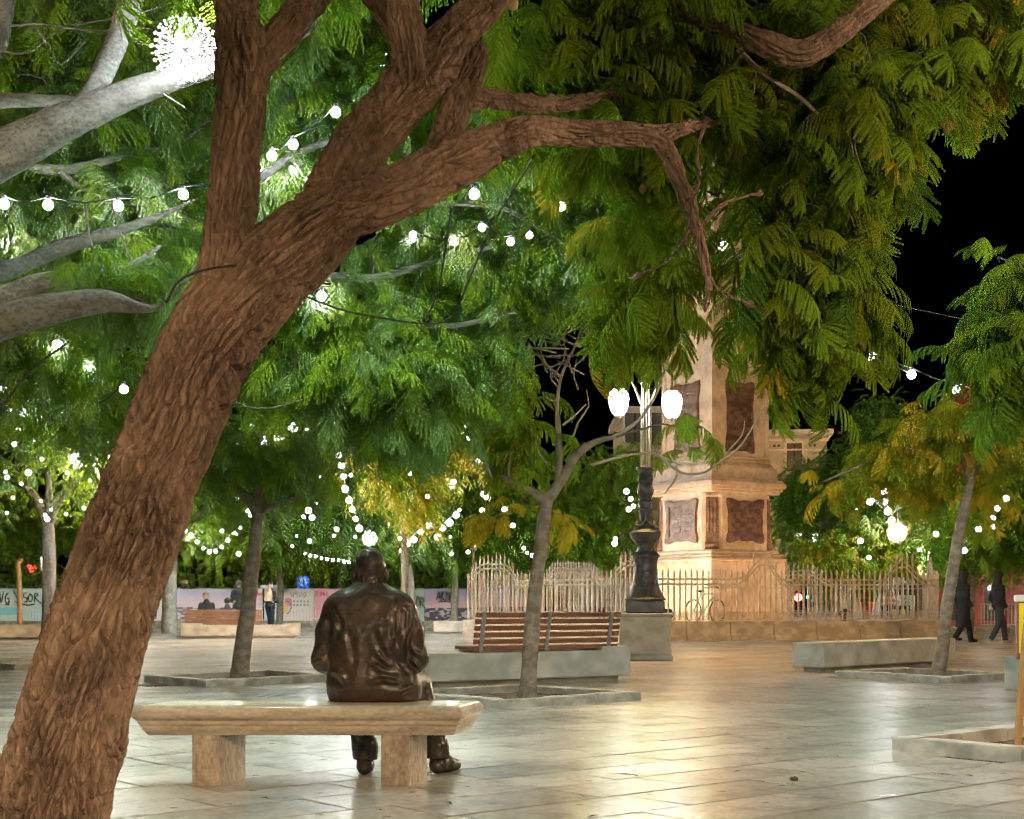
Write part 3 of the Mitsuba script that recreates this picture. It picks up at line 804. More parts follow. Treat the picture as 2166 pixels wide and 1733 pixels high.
# ================================================================== FIGURES
def hand_sdf(wrist, fwd, side, down=(0, 0, -1.0), curl=0.5, thumb=1.0):
    """palm and five separate, unequal, bent fingers; fwd, side and down are the hand's axes"""
    w, f, s, d = (np.asarray(x, float) for x in (wrist, fwd, side, down))
    f, s, d = f / np.linalg.norm(f), s / np.linalg.norm(s), d / np.linalg.norm(d)
    fs = [union([cap(w, w + f * 0.05, 0.026, 0.022), cap(w + f * 0.06 - s * 0.026, w + f * 0.085 - s * 0.028, 0.016), cap(w + f * 0.06 + s * 0.024, w + f * 0.08 + s * 0.026, 0.016), cap(w + f * 0.065, w + f * 0.09, 0.017)], 0.02)]
    for o, L in ((-0.030, 0.060), (-0.010, 0.072), (0.011, 0.068), (0.031, 0.052)):
        p0 = w + f * 0.085 + s * o
        p1 = p0 + f * L * 0.45 + d * L * 0.20 * curl
        p2 = p1 + f * L * 0.30 * (1 - 0.3 * curl) + d * L * 0.35 * curl
        p3 = p2 + f * L * 0.25 * (1 - 0.7 * curl) + d * L * 0.28 * curl
        fs.append(union([cap(p0, p1, 0.0095, 0.009), cap(p1, p2, 0.009, 0.008), cap(p2, p3, 0.008, 0.0065)], 0.004))
    b = w + f * 0.03 - s * 0.026 * thumb
    fs.append(union([cap(b, b + f * 0.03 - s * 0.03 * thumb, 0.0125, 0.011), cap(b + f * 0.03 - s * 0.03 * thumb, b + f * 0.062 - s * 0.034 * thumb + d * 0.012, 0.011, 0.0085)], 0.005))
    return union(fs, 0.006)


def head_sdf(c, s=1.0, tilt=0.0):
    """head with brow, nose, mouth, chin and ears, looking along +y"""
    c = np.asarray(c, float)
    o = lambda x, y, z: c + s * np.array([x, y, z])
    fs = [ell(o(0, -0.005, 0.02), [0.085 * s, 0.103 * s, 0.102 * s]), ell(o(0, 0.03, -0.055), [0.064 * s, 0.072 * s, 0.068 * s]), cap(o(0, 0.062, -0.096), o(0, 0.066, -0.098), 0.024 * s)]
    base = union(fs, 0.03 * s)
    fine = union([base, cap(o(0, 0.094, 0.012), o(0, 0.116, -0.024), 0.010 * s, 0.016 * s), cap(o(-0.04, 0.086, 0.03), o(0.04, 0.086, 0.03), 0.012 * s), cap(o(-0.02, 0.092, -0.062), o(0.02, 0.092, -0.062), 0.008 * s), cap(o(-0.018, 0.092, -0.074), o(0.018, 0.092, -0.074), 0.008 * s)], 0.010 * s)
    ears = [union([ell(o(sx * 0.089, 0.0, -0.028), [0.013 * s, 0.026 * s, 0.036 * s]), cap(o(sx * 0.093, -0.014, 0.0), o(sx * 0.094, -0.012, -0.04), 0.009 * s)], 0.01) for sx in (-1, 1)]
    whole = union([fine] + ears, 0.008)
    eyes = [ell(o(sx * 0.032, 0.094, 0.008), [0.018 * s, 0.016 * s, 0.011 * s]) for sx in (-1, 1)]

    def f(p):
        d = whole(p)
        for e in eyes:
            d = np.maximum(d, -e(p) + 0.002)
        return np.minimum(d, union([ell(o(sx * 0.032, 0.084, 0.008), [0.0125 * s] * 3) for sx in (-1, 1)], 0.001)(p))
    return f


# ------------------------------------------------------------------ the bronze man on the marble bench, seen from behind
SX, SY = at(782, 1300, 8.12)[0], 8.12
k = thing('statue', 'bronze statue of a bald man in a jacket seated on the marble bench', 'statue')
MS = mat([SX, SY, 0])
ST_Z = 0.444


def jacket(p):
    body = union([cap([-0.115, -0.005, 0.945], [0.115, -0.005, 0.945], 0.115), cap([-0.10, -0.02, 0.82], [0.10, -0.02, 0.82], 0.138), cap([-0.085, -0.012, 0.68], [0.08, -0.012, 0.68], 0.138),
                  cap([-0.085, 0.0, 0.545], [0.10, 0.0, 0.545], 0.150), cap([-0.08, 0.03, 0.50], [0.15, 0.03, 0.50], 0.145), cap([-0.13, 0.0, 0.995], [0.13, 0.0, 0.995], 0.055), cap([0, 0.0, 1.02], [0, 0.015, 1.075], 0.098, 0.083),
                  cap([-0.18, 0.0, 0.985], [-0.02, 0.008, 1.045], 0.05), cap([0.18, 0.0, 0.985], [0.02, 0.008, 1.045], 0.05)], 0.085)
    arms = []
    for s, e, w in ((-1, (-0.262, -0.01, 0.685), (-0.125, 0.25, 0.615)), (1, (0.266, -0.005, 0.69), (0.15, 0.26, 0.60))):
        arms.append(union([cap([s * 0.197, 0.0, 0.965], [s * 0.232, -0.01, 0.84], 0.074, 0.073), cap([s * 0.232, -0.01, 0.84], e, 0.072, 0.064), cap(e, w, 0.066, 0.05), cap(np.array(e) + [0, 0.02, -0.02], np.array(e) + [0, 0.10, -0.045], 0.062, 0.05)], 0.03))
    d = union([body] + arms, 0.022)(p)
    return np.maximum(d, ST_Z - p[:, 2])


m = net(jacket, [-0.40, -0.22, 0.42], [0.40, 0.36, 1.16], 0.0075, 4)
v = np.array(m.vertices)
nv = np.array(m.vertex_normals)
FOLDS = [((0.215, 0.585), (0.03, 0.665), 0.013, 0.016), ((0.205, 0.60), (0.055, 0.735), 0.015, 0.017), ((0.19, 0.63), (0.09, 0.80), 0.012, 0.017), ((0.175, 0.70), (0.115, 0.88), 0.010, 0.016), ((0.20, 0.565), (0.06, 0.60), 0.011, 0.015),
         ((0.20, 0.95), (0.185, 0.74), 0.014, 0.013), ((0.235, 0.955), (0.21, 0.80), 0.010, 0.012), ((0.165, 0.93), (0.165, 0.80), 0.008, 0.013), ((-0.20, 0.93), (-0.185, 0.82), 0.011, 0.016), ((-0.15, 0.84), (-0.10, 0.62), 0.006, 0.02),
         ((-0.05, 0.80), (-0.07, 0.56), 0.004, 0.024), ((0.07, 0.86), (0.13, 0.68), 0.006, 0.02), ((-0.20, 0.62), (-0.12, 0.56), 0.008, 0.018), ((0.18, 0.50), (0.27, 0.53), 0.009, 0.014),
         ((0.02, 0.56), (0.18, 0.545), 0.006, 0.014), ((-0.30, 0.70), (-0.24, 0.76), 0.007, 0.014), ((0.30, 0.70), (0.24, 0.78), 0.008, 0.014), ((0.31, 0.65), (0.25, 0.68), 0.008, 0.012), ((-0.31, 0.65), (-0.25, 0.67), 0.007, 0.012)]
disp = np.zeros(len(v))
for (x0, z0), (x1, z1), amp, wd in FOLDS:
    a, b = np.array([x0, z0]), np.array([x1, z1])
    q = v[:, [0, 2]] - a
    dd = b - a
    t = np.clip(q @ dd / (dd @ dd), 0, 1)
    bend = 0.012 * np.sin(t * PI)
    nrm = np.array([-dd[1], dd[0]]) / np.linalg.norm(dd)
    side = q @ nrm - bend
    dist = np.sqrt(side ** 2 + np.sum((q - t[:, None] * dd) ** 2, 1) * 0.0 + (np.maximum(0, -(q @ dd) / np.linalg.norm(dd)) + np.maximum(0, (q @ dd) / np.linalg.norm(dd) - np.linalg.norm(dd))) ** 2)
    disp += np.clip(-nv[:, 1] * 1.3, 0, 1) * amp * 1.5 * np.sin(PI * np.clip(0.06 + 0.92 * t, 0, 1)) ** 0.7 * (np.exp(-(dist / wd) ** 2) - 0.45 * np.exp(-((dist - 2.0 * wd) / wd) ** 2))
disp += 0.004 * (meshkit.fbm(v * 9, 3) - 0.5) + 0.0015 * (meshkit.fbm(v * 30, 2, 5) - 0.5)
v = v + nv * disp[:, None]
v[:, 2] = np.maximum(v[:, 2], ST_Z - 0.001)
part(k, 'jacket', place(trimesh.Trimesh(v, m.faces, process=False), MS), 'mat_bronze', smooth=True)
ring = [[0.088 * math.cos(a), 0.014 + 0.086 * math.sin(a), 1.083 + 0.012 * math.sin(a)] for a in np.linspace(-PI * 1.35, PI * 0.35, 25)]
part(k, 'collar', place(tube(ring, np.full(25, 0.021), 10, 0.01), MS), 'mat_bronze', smooth=True)

HC = np.array([0.0, 0.035, 1.193])
body_fs = [head_sdf(HC, 1.04), cap([0, 0.005, 0.98], [0, 0.02, 1.14], 0.082, 0.073), cap([-0.02, -0.035, 1.12], [0.02, -0.035, 1.12], 0.03)]
core = [cap([-0.10, 0, 0.93], [0.10, 0, 0.93], 0.08), cap([0, 0, 0.6], [0, 0, 0.9], 0.10), cap([-0.1, 0, 0.56], [0.1, 0, 0.56], 0.09)]
lh = hand_sdf([-0.095, 0.29, 0.61], [0.35, 0.9, -0.12], [-0.9, 0.35, 0], curl=0.55, thumb=-1)
rh = hand_sdf([0.125, 0.30, 0.595], [-0.45, 0.85, -0.1], [0.85, 0.45, 0], curl=0.6, thumb=-1)
limbs = [cap([-0.2, 0, 0.95], [-0.25, 0, 0.69], 0.04, 0.038), cap([-0.25, 0, 0.69], [-0.095, 0.29, 0.61], 0.038, 0.027), cap([0.2, 0, 0.95], [0.255, 0, 0.69], 0.04, 0.038), cap([0.255, 0, 0.69], [0.125, 0.30, 0.595], 0.038, 0.027)]
bf = union([union(body_fs, 0.02), union(core + limbs, 0.03), lh, rh], 0.006)
part(k, 'body', place(net(bf, [-0.32, -0.16, 0.45], [0.32, 0.50, 1.34], 0.0062, 2), MS), 'mat_bronze', smooth=True)


def trousers(p):
    legs = [union([cap([-0.09, 0.05, 0.535], [-0.135, 0.43, 0.535], 0.10, 0.078), cap([-0.135, 0.43, 0.535], [-0.05, 0.20, 0.16], 0.078, 0.070), cap([-0.05, 0.2, 0.16], [-0.045, 0.195, 0.095], 0.070, 0.073)], 0.03),
            union([cap([0.12, 0.05, 0.535], [0.245, 0.42, 0.525], 0.110, 0.080), cap([0.245, 0.42, 0.525], [0.365, 0.25, 0.16], 0.078, 0.068), cap([0.365, 0.25, 0.16], [0.375, 0.245, 0.10], 0.068, 0.072)], 0.03)]
    d = union([cap([-0.07, 0.03, 0.55], [0.09, 0.03, 0.55], 0.10)] + legs, 0.04)(p)
    d = np.where(p[:, 1] < 0.078, np.maximum(d, ST_Z + 0.002 - p[:, 2]), d)
    return np.maximum(d, 0.085 - p[:, 2])


m = net(trousers, [-0.28, -0.10, 0.06], [0.52, 0.56, 0.68], 0.009, 3)
v, nv = np.array(m.vertices), np.array(m.vertex_normals)
v += nv * (0.012 * (meshkit.fbm(np.column_stack([v[:, 0] * 6, v[:, 1] * 6, v[:, 2] * 18]), 3) - 0.5))[:, None]
part(k, 'trousers', place(trimesh.Trimesh(v, m.faces, process=False), MS), 'mat_bronze', smooth=True)
for (hx, hy), (tx, ty) in (((-0.045, 0.155), (-0.06, 0.40)), ((0.375, 0.215), (0.475, 0.43))):
    hp, tp = np.array([hx, hy, 0.0]), np.array([tx, ty, 0.0])
    sf = union([cap(hp + [0, 0, 0.045], hp * 0.55 + tp * 0.45 + [0, 0, 0.05], 0.043, 0.047), cap(hp * 0.45 + tp * 0.55 + [0, 0, 0.042], tp + [0, 0, 0.03], 0.047, 0.034), cap(hp + [0, 0.03, 0.06], hp + [0, 0.04, 0.13], 0.045, 0.046)], 0.03)
    sole = np.vstack([hp, tp])
    part(k, 'shoe', place(net(lambda p: np.maximum(sf(p), 0.001 - p[:, 2]), np.minimum(hp, tp) - [0.09, 0.09, 0.01], np.maximum(hp, tp) + [0.09, 0.09, 0.2], 0.007, 2), MS), 'mat_bronze', smooth=True)

# ------------------------------------------------------------------ people on the square
def person(name_label, pos, yaw, group=None, top='mat_dark_cloth', bottom='mat_dark_cloth', coat=0.0, head='hair', headmat='mat_black', stride=0.3, sit=False, scale=1.0, lean=0.0, arms='down', shoes='mat_black', patch=None, bands=False, turn=0.0):
    k = thing('person', name_label, 'person', group)
    M = mat([*pos[:2], pos[2] if len(pos) > 2 else 0.0], yaw, scale)
    hipz = 0.92 if not sit else 0.53
    ly = lean
    sh, nk = hipz + 0.50, hipz + 0.56
    yy = lambda z: ly * (z - hipz)
    hd = np.array([0, yy(sh + 0.24) + 0.02, sh + 0.23])
    hips = [np.array([s * 0.09, 0, hipz]) for s in (-1, 1)]
    if sit:
        knees = [np.array([s * 0.13, 0.44, hipz - 0.0]) for s in (-1, 1)]
        ank = [np.array([s * 0.13, 0.42, 0.10]) for s in (-1, 1)]
    else:
        knees = [np.array([-0.09, stride * 0.30 + 0.04, 0.49]), np.array([0.09, -stride * 0.12 + 0.03, 0.49])]
        ank = [np.array([-0.09, stride * 0.50, 0.085]), np.array([0.09, -stride * 0.50, 0.10 + 0.05 * stride])]
    el, wr, sd = [], [], []
    for s in (-1, 1):
        S = np.array([s * 0.185, yy(sh - 0.03), sh - 0.04])
        if arms == 'front':
            e = S + [s * 0.06, 0.02, -0.28]
            w = e + [-s * 0.12, 0.22, -0.02]
        elif arms == 'pockets':
            e = S + [s * 0.07, -0.07, -0.28]
            w = e + [-s * 0.04, 0.16, -0.20]
        else:
            e = S + [s * 0.05, -0.03 - s * 0.08 * stride, -0.29]
            w = e + [-s * 0.01, 0.08 - s * 0.10 * stride, -0.24]
        sd.append(S), el.append(e), wr.append(w)
    spine = [cap([-0.07, 0, hipz], [0.07, 0, hipz], 0.10), cap([0, yy(hipz + .1), hipz + 0.05], [0, yy(sh), sh - 0.08], 0.105, 0.12), cap(sd[0] * 0.8 + [0, 0, 0], sd[1] * 0.8, 0.075)]
    hands = [hand_sdf(w, (w - e) + [0, 0.02, 0], [s, 0, 0], [0, 0.8, -0.3], 0.6, -1.0) for s, e, w in zip((-1, 1), el, wr)]
    core = union([head_sdf(hd, 1.0), cap([0, yy(sh), sh - 0.02], hd - [0, 0.015, 0.07], 0.058, 0.055)] + [union(spine, 0.05)] + [union([cap(sd[i], el[i], 0.045, 0.038), cap(el[i], wr[i], 0.037, 0.026)], 0.02) for i in (0, 1)] +
                 [union([cap(hips[i], knees[i], 0.075, 0.055), cap(knees[i], ank[i], 0.053, 0.036)], 0.02) for i in (0, 1)] + hands, 0.012)
    lo, hi = np.array([-0.40, -0.45, 0.03]), np.array([0.40, 0.62, sh + 0.42])
    part(k, 'body', place(net(core, lo, hi, 0.016, 1), M), 'mat_skin', smooth=True)
    tp = [cap([-0.085, 0, hipz + 0.02], [0.085, 0, hipz + 0.02], 0.125), cap([0, yy(hipz + .1), hipz + 0.08], [0, yy(sh), sh - 0.08], 0.145, 0.15), cap(sd[0] * 0.85, sd[1] * 0.85, 0.088), cap([0, yy(sh), sh - 0.02], [0, yy(nk), nk + 0.02], 0.085, 0.075)]
    tops = union([union(tp, 0.06)] + [union([cap(sd[i], el[i], 0.072, 0.062), cap(el[i], wr[i] * 0.93 + el[i] * 0.07, 0.06, 0.05)], 0.02) for i in (0, 1)], 0.03)
    if coat > 0:
        sk = cap([-0.07, 0.02, hipz], [-0.06 , 0.04, hipz - coat], 0.135, 0.17), cap([0.07, 0.0, hipz], [0.06, -0.04, hipz - coat], 0.135, 0.17)
        both = union([tops, *sk], 0.06)
        cf = lambda p: np.maximum(both(p), hipz - coat - p[:, 2])
    else:
        cf = lambda p: np.maximum(tops(p), hipz - 0.10 - p[:, 2])
    m = net(cf, lo - [0.05, 0.05, 0], hi + [0.05, 0, 0], 0.018, 2)
    v, nv = np.array(m.vertices), np.array(m.vertex_normals)
    v += nv * (0.03 * (meshkit.fbm(v * [5, 5, 4] + pos[0], 3) - 0.5))[:, None]
    part(k, 'coat' if coat > 0.25 else 'jacket', place(trimesh.Trimesh(v, m.faces, process=False), M), top, smooth=True)
    if patch:
        keep = (v[m.faces].mean(1)[:, 1] < -0.02) & (v[m.faces].mean(1)[:, 2] > hipz + 0.18) & (np.abs(v[m.faces].mean(1)[:, 0]) < 0.19)
        pm = trimesh.Trimesh(v + nv * 0.006, m.faces[keep], process=True)
        part(k, 'pale_back', place(pm, M), patch, smooth=True)
    if bands:
        fc = v[m.faces].mean(1)
        keep = np.abs(((fc[:, 2] - hipz - 0.02) % 0.19) - 0.095) < 0.028
        part(k, 'reflective_bands', place(trimesh.Trimesh(v + nv * 0.006, m.faces[keep & (fc[:, 2] < sh - 0.1)], process=True), M), 'mat_white_paint')
    tr = union([cap(hips[0], hips[1], 0.115)] + [union([cap(hips[i], knees[i], 0.098, 0.076), cap(knees[i], ank[i] + [0, 0, 0.0], 0.074, 0.064)], 0.03) for i in (0, 1)], 0.03)
    part(k, 'trousers', place(net(lambda p: np.maximum(tr(p), 0.06 - p[:, 2]), [-0.32, -0.5, 0.03], [0.32, 0.6, hipz + 0.14], 0.018, 2), M), bottom, smooth=True)
    for i in (0, 1):
        a = ank[i]
        b = a + [0, 0.15, 0.0]
        z = max(0.0, a[2] - 0.085)
        sf = union([cap([a[0], a[1] - 0.03, z + 0.05], [a[0], a[1] + 0.06, z + 0.05], 0.045), cap([a[0], a[1] + 0.05, z + 0.04], [a[0], a[1] + 0.16, z + 0.035], 0.043, 0.034), cap([a[0], a[1], z + 0.06], [a[0], a[1], z + 0.13], 0.046)], 0.02)
        part(k, 'shoe', place(net(lambda p: np.maximum(sf(p), z + 0.002 - p[:, 2]), [a[0] - 0.1, a[1] - 0.12, z - 0.02], [a[0] + 0.1, a[1] + 0.26, z + 0.2], 0.014, 1), M), shoes, smooth=True)
    if head == 'hood':
        hf = union([ell(hd + [0, -0.02, 0.02], [0.115, 0.125, 0.135]), cap(hd + [0, -0.05, -0.1], [0, yy(sh) - 0.03, sh - 0.05], 0.10, 0.15)], 0.05)
        hm = net(lambda p: np.maximum(hf(p), -ell(hd + [0, 0.10, -0.02], [0.08, 0.10, 0.105])(p)), hd - [0.3, 0.3, 0.42], hd + [0.3, 0.3, 0.2], 0.016, 2)
        part(k, 'hood', place(hm, M), headmat, smooth=True)
    elif head == 'cap':
        hf = lambda p: np.maximum(ell(hd + [0, -0.005, 0.03], [0.098, 0.115, 0.105])(p), hd[2] + 0.015 - p[:, 2])
        part(k, 'flat_cap', place(cat_([net(hf, hd - [0.15, 0.15, 0.05], hd + [0.15, 0.15, 0.17], 0.012, 1), lathe([(0.0, -0.008), (0.085, -0.008), (0.085, 0.004), (0.0, 0.008)], 16, hd + [0, 0.09, 0.022])]), M), headmat, smooth=40)
    else:
        long = 0.16 if head == 'long_hair' else 0.0
        hf = union([ell(hd + [0, -0.018, 0.028], [0.095, 0.108, 0.105])] + ([cap(hd + [0, -0.06, 0], hd + [0, -0.08, -0.05 - long], 0.085, 0.06)] if long else []), 0.03)
        hm = net(lambda p: np.maximum(hf(p), -ell(hd + [0, 0.10, -0.03], [0.085, 0.09, 0.09])(p)), hd - [0.16, 0.22, 0.32], hd + [0.16, 0.2, 0.18], 0.012, 1)
        part(k, 'hair', place(hm, M), headmat, smooth=True)
    return k


person('person in a long dark coat with hood walking on the right behind the slim tree', gnd(2037, 1359), math.radians(-75), coat=0.55, head='hood', headmat='mat_black', stride=0.55, arms='pockets', scale=1.04, lean=0.03)
person('person in a short dark jacket and dark trousers walking at the far right', gnd(2112, 1361), math.radians(-82), head='hood', headmat='mat_black', stride=0.45, arms='pockets', scale=1.02, bottom='mat_navy_cloth', shoes='mat_grey_cloth')
bz = 0.0
person('person in a flat cap sitting on the far left slatted bench', [at(438, 1300, 41.6)[0], 41.62, 0.0], math.radians(38), head='cap', headmat='mat_grey_cloth', sit=True, arms='front', top='mat_dark_cloth', lean=0.1, scale=0.97)
person('person with dark hair bent low on the far left slatted bench', [at(478, 1300, 41.6)[0], 41.75, -0.1], math.radians(10), sit=True, arms='front', top='mat_navy_cloth', lean=0.45, scale=0.92)
person('person in dark clothes standing beyond the far left bench beside the slim tree', [at(506, 1300, 44.0)[0], 44.0, 0.0], math.radians(30), top='mat_dark_cloth', arms='front', stride=0.1, scale=0.98)
person('person in a black jacket with a cream back standing by the pale blue column', [at(571, 1300, 46.5)[0], 46.5, 0.0], math.radians(-35), top='mat_dark_cloth', patch='mat_cream_cloth', arms='front', stride=0.15, scale=0.98, head='cap', headmat='mat_dark_cloth')
for px, Y, lab, yaw, tp in ((1835, 54, 'worker in orange clothing with pale bands behind the fence, left of two', 2.8, 'mat_orange_cloth'), (1878, 55.5, 'worker in orange clothing with pale bands behind the fence, right of two', 3.4, 'mat_orange_cloth'), (1768, 52, 'person in pale khaki clothing standing behind the fence', 2.2, 'mat_khaki')):
    person(lab, [at(px, 1300, Y)[0], Y, 0.0], yaw, top=tp, bottom=tp, bands=tp == 'mat_orange_cloth', stride=0.2, arms='front', group='people behind the fence')
# ================================================================== TREES
def bark(loc, r):
    """deep furrows between long plates of bark, in rolled-out limb coordinates"""
    q = loc.reshape(-1, 3)
    rr = r.reshape(-1)
    n1 = meshkit.noise(q * [8, 8, 4], 3)[:, None] - 0.5
    n2 = meshkit.noise(q * [22, 22, 9], 4)[:, None] - 0.5
    n3 = meshkit.noise(q * [60, 60, 30], 6)[:, None] - 0.5
    w = q * [1, 1, 0.17] + np.hstack([n1, -n1, 0.5 * n1]) * 0.035 + np.hstack([n2, n2, -n2]) * 0.016 + np.hstack([n3, -n3, n3 * 0.5]) * 0.006
    step = lambda a, b, x: (lambda t: t * t * (3 - 2 * t))(np.clip((x - a) / (b - a), 0, 1))
    cell = 0.031 if rr.max() > 0.17 else 0.026

    def plates(c, off):
        f1, f2, k = vor3(w / c + off)
        return -0.039 * (1 - step(0.05, 0.25, f2 - f1)) + 0.007 * (k - 0.5)
    mixn = step(0.35, 0.65, meshkit.noise(q * [3.5, 3.5, 2.0], 31))
    g1, g2, k2 = vor3(w / (cell * 0.42) + 9)
    deep = np.clip(rr / 0.13, 0.6, 1.0) * (cell / 0.035)
    d = deep * (plates(cell, 0.0) * (1 - mixn) + plates(cell * 1.3, 5.0) * mixn - 0.007 * (1 - step(0.02, 0.25, g2 - g1)) + 0.005 * (k2 - 0.5)) + 0.005 * (meshkit.fbm(q * [95, 95, 35], 2, 8) - 0.5)
    # a few knots: swellings round a sunk scar
    for ks, ka in ((1.05, 0.9), (1.9, 2.6), (2.35, 4.4), (0.6, 5.2)):
        c = np.stack([np.cos(ka) * rr, np.sin(ka) * rr, 0 * rr + ks], 1)
        e = np.linalg.norm((q - c) * [1, 1, 0.7], axis=1) / 0.055
        d += deep * (0.016 * np.exp(-(e - 1.0) ** 2 / 0.2) - 0.022 * np.exp(-e ** 2 / 0.35))
    d += 0.03 * rr / 0.2 * (meshkit.fbm(q * [3.0, 3.0, 2.2], 3, 12) - 0.5)
    return d.reshape(r.shape)


def limb(px, Y, step=0.011, res=0.0095, rough=True):
    """px rows: (px, py, half width in the photograph's pixels[, distance])"""
    P, R = [], []
    for row in px:
        y = row[3] if len(row) > 3 else Y
        P.append(at(row[0], row[1], y))
        R.append(row[2] * y / FPX)
    rm = max(R)
    return tube(P, R, max(12, int(2 * PI * rm / res)) if rough else 12, step if rough else 0.06, bark if rough else None), np.array(P)


# ---- feathery compound leaves
def frond(L, pairs, leaflets, seed):
    """one bipinnate leaf: an arching stalk, pairs of side stalks, each a comb of small leaflets; along +x, up +z"""
    r = np.random.default_rng(seed)
    t = np.linspace(0, 1, 12)
    ang = 0.25 - (1.15 + 0.25 * r.random()) * t ** 1.3
    dx = np.stack([np.cos(ang), 0.05 * np.sin(t * 3 + r.random() * 6), np.sin(ang)], 1)
    p = np.vstack([[0, 0, 0], np.cumsum(dx[:-1] * L / 11, 0)])
    V, F = [], []

    def quad(a, b, c, d):
        n = len(V)
        V.extend([a, b, c, d])
        F.extend([[n, n + 1, n + 2], [n, n + 2, n + 3]])
    for k in range(0, 11, 2):
        o = np.array([0, 0.0022, 0]) * (1 - t[k] * 0.6)
        quad(p[k] - o, p[min(k + 2, 11)] - o * 0.8, p[min(k + 2, 11)] + o * 0.8, p[k] + o)
    for i in range(pairs):
        u = 0.10 + 0.88 * (i + 0.5) / pairs
        b = np.array([np.interp(u, t, p[:, c]) for c in range(3)])
        tg = np.array([np.interp(u, t, dx[:, c]) for c in range(3)])
        tg /= np.linalg.norm(tg)
        up = np.cross(tg, [0, 1, 0.0])
        up = up if up[2] > 0 else -up
        pl = L * 0.30 * math.sin(PI * (0.16 + 0.74 * u)) ** 0.7 * (0.9 + 0.2 * r.random())
        for s in (-1, 1):
            a = 0.95 - 0.35 * u + 0.12 * r.normal()
            d = tg * math.cos(a) + np.array([0, s, 0]) * math.sin(a) - up * (0.12 + 0.2 * r.random())
            d /= np.linalg.norm(d)
            sag = -np.array([0, 0, 1.0]) * pl * 0.42
            q = lambda w: b + d * pl * w + sag * w * w
            sidev = np.cross(d, up)
            sidev /= np.linalg.norm(sidev)
            hw = L * 0.026
            if leaflets >= 3:
                for j in range(leaflets):
                    w0, w1 = (j + 0.0) / leaflets, (j + 1.35) / leaflets
                    hh = hw * (1.15 if 0 < j < leaflets - 2 else 0.75)
                    for z in (-1, 1):
                        m = q((w0 + w1) / 2 + 0.5 / leaflets) + sidev * z * hh - up * hh * 0.25
                        n = len(V)
                        V.extend([q(w0), q(w1), m])
                        F.append([n, n + 1, n + 2])
            else:
                m = q(0.5)
                if leaflets == 2:
                    quad(q(0), m + sidev * hw, q(1), m - sidev * hw)
                else:
                    n = len(V)
                    V.extend([m + sidev * hw * 1.3 - d * pl * .5, q(1), m - sidev * hw * 1.3 - d * pl * .5])
                    F.append([n, n + 1, n + 2])
    return np.array(V), np.array(F)


FRONDS = {'near': [frond(1.0, 15, 11, 100 + i) for i in range(5)], 'mid': [frond(1.0, 14, 4, 200 + i) for i in range(5)], 'far': [frond(1.0, 9, 2, 300 + i) for i in range(4)], 'dist': [frond(1.0, 6, 1, 400 + i) for i in range(4)]}


def frond_mats(pts, r, size, per=6, spread=0.06, flat=0.0, hang=0.25):
    """transforms of the leaves of sprays at the points: each spray is a whorl of arching leaves about a shoot tip"""
    out = []
    for c in pts:
        y0 = r.random() * 6.28
        n = max(2, per + r.integers(-1, 2))
        lean = r.normal(0, 0.25, 2)
        for i in range(n):
            yaw = y0 + i * 6.283 / n + r.normal(0, 0.35)
            pitch = hang + 0.35 * r.normal() + lean @ [math.cos(yaw), math.sin(yaw)]
            roll = 0.3 * r.normal()
            s = size * (0.58 + 0.72 * r.random())
            cy, sy, cp, sp, cr, sr = math.cos(yaw), math.sin(yaw), math.cos(pitch), math.sin(pitch), math.cos(roll), math.sin(roll)
            Rz = np.array([[cy, -sy, 0], [sy, cy, 0], [0, 0, 1]])
            Ry = np.array([[cp, 0, sp], [0, 1, 0], [-sp, 0, cp]])
            Rx = np.array([[1, 0, 0], [0, cr, -sr], [0, sr, cr]])
            M = np.eye(4)
            M[:3, :3] = Rz @ Ry @ Rx * s
            M[:3, 3] = c + r.normal(0, spread, 3) * [1, 1, 1.2]
            out.append(M)
    return np.array(out)


def fronds_mesh(mats, lod, r):
    vs, fs, at_ = [], [], 0
    which = r.integers(0, len(FRONDS[lod]), len(mats))
    for k, (v, f) in enumerate(FRONDS[lod]):
        ms = mats[which == k]
        if not len(ms):
            continue
        w = (np.einsum('kij,nj->kni', ms[:, :3, :3], v) + ms[:, None, :3, 3]).reshape(-1, 3)
        vs.append(w)
        fs.append((f[None] + (np.arange(len(ms)) * len(v))[:, None, None]).reshape(-1, 3) + at_)
        at_ += len(w)
    return trimesh.Trimesh(np.vstack(vs), np.vstack(fs), process=False)


def blob(px, py, rx, ry, Y, depth, n, r, hollow=0.0):
    """n points in an ellipsoid whose outline in the photograph is (px, py, rx, ry), depth metres half deep"""
    c, ax = at(px, py, Y), np.array([rx * Y / FPX, depth, ry * Y / FPX])
    p = r.normal(size=(n, 3))
    p /= np.linalg.norm(p, axis=1, keepdims=True)
    p *= (hollow + (1 - hollow) * r.random((n, 1))) ** (1 / 2.4)
    return c + p * ax


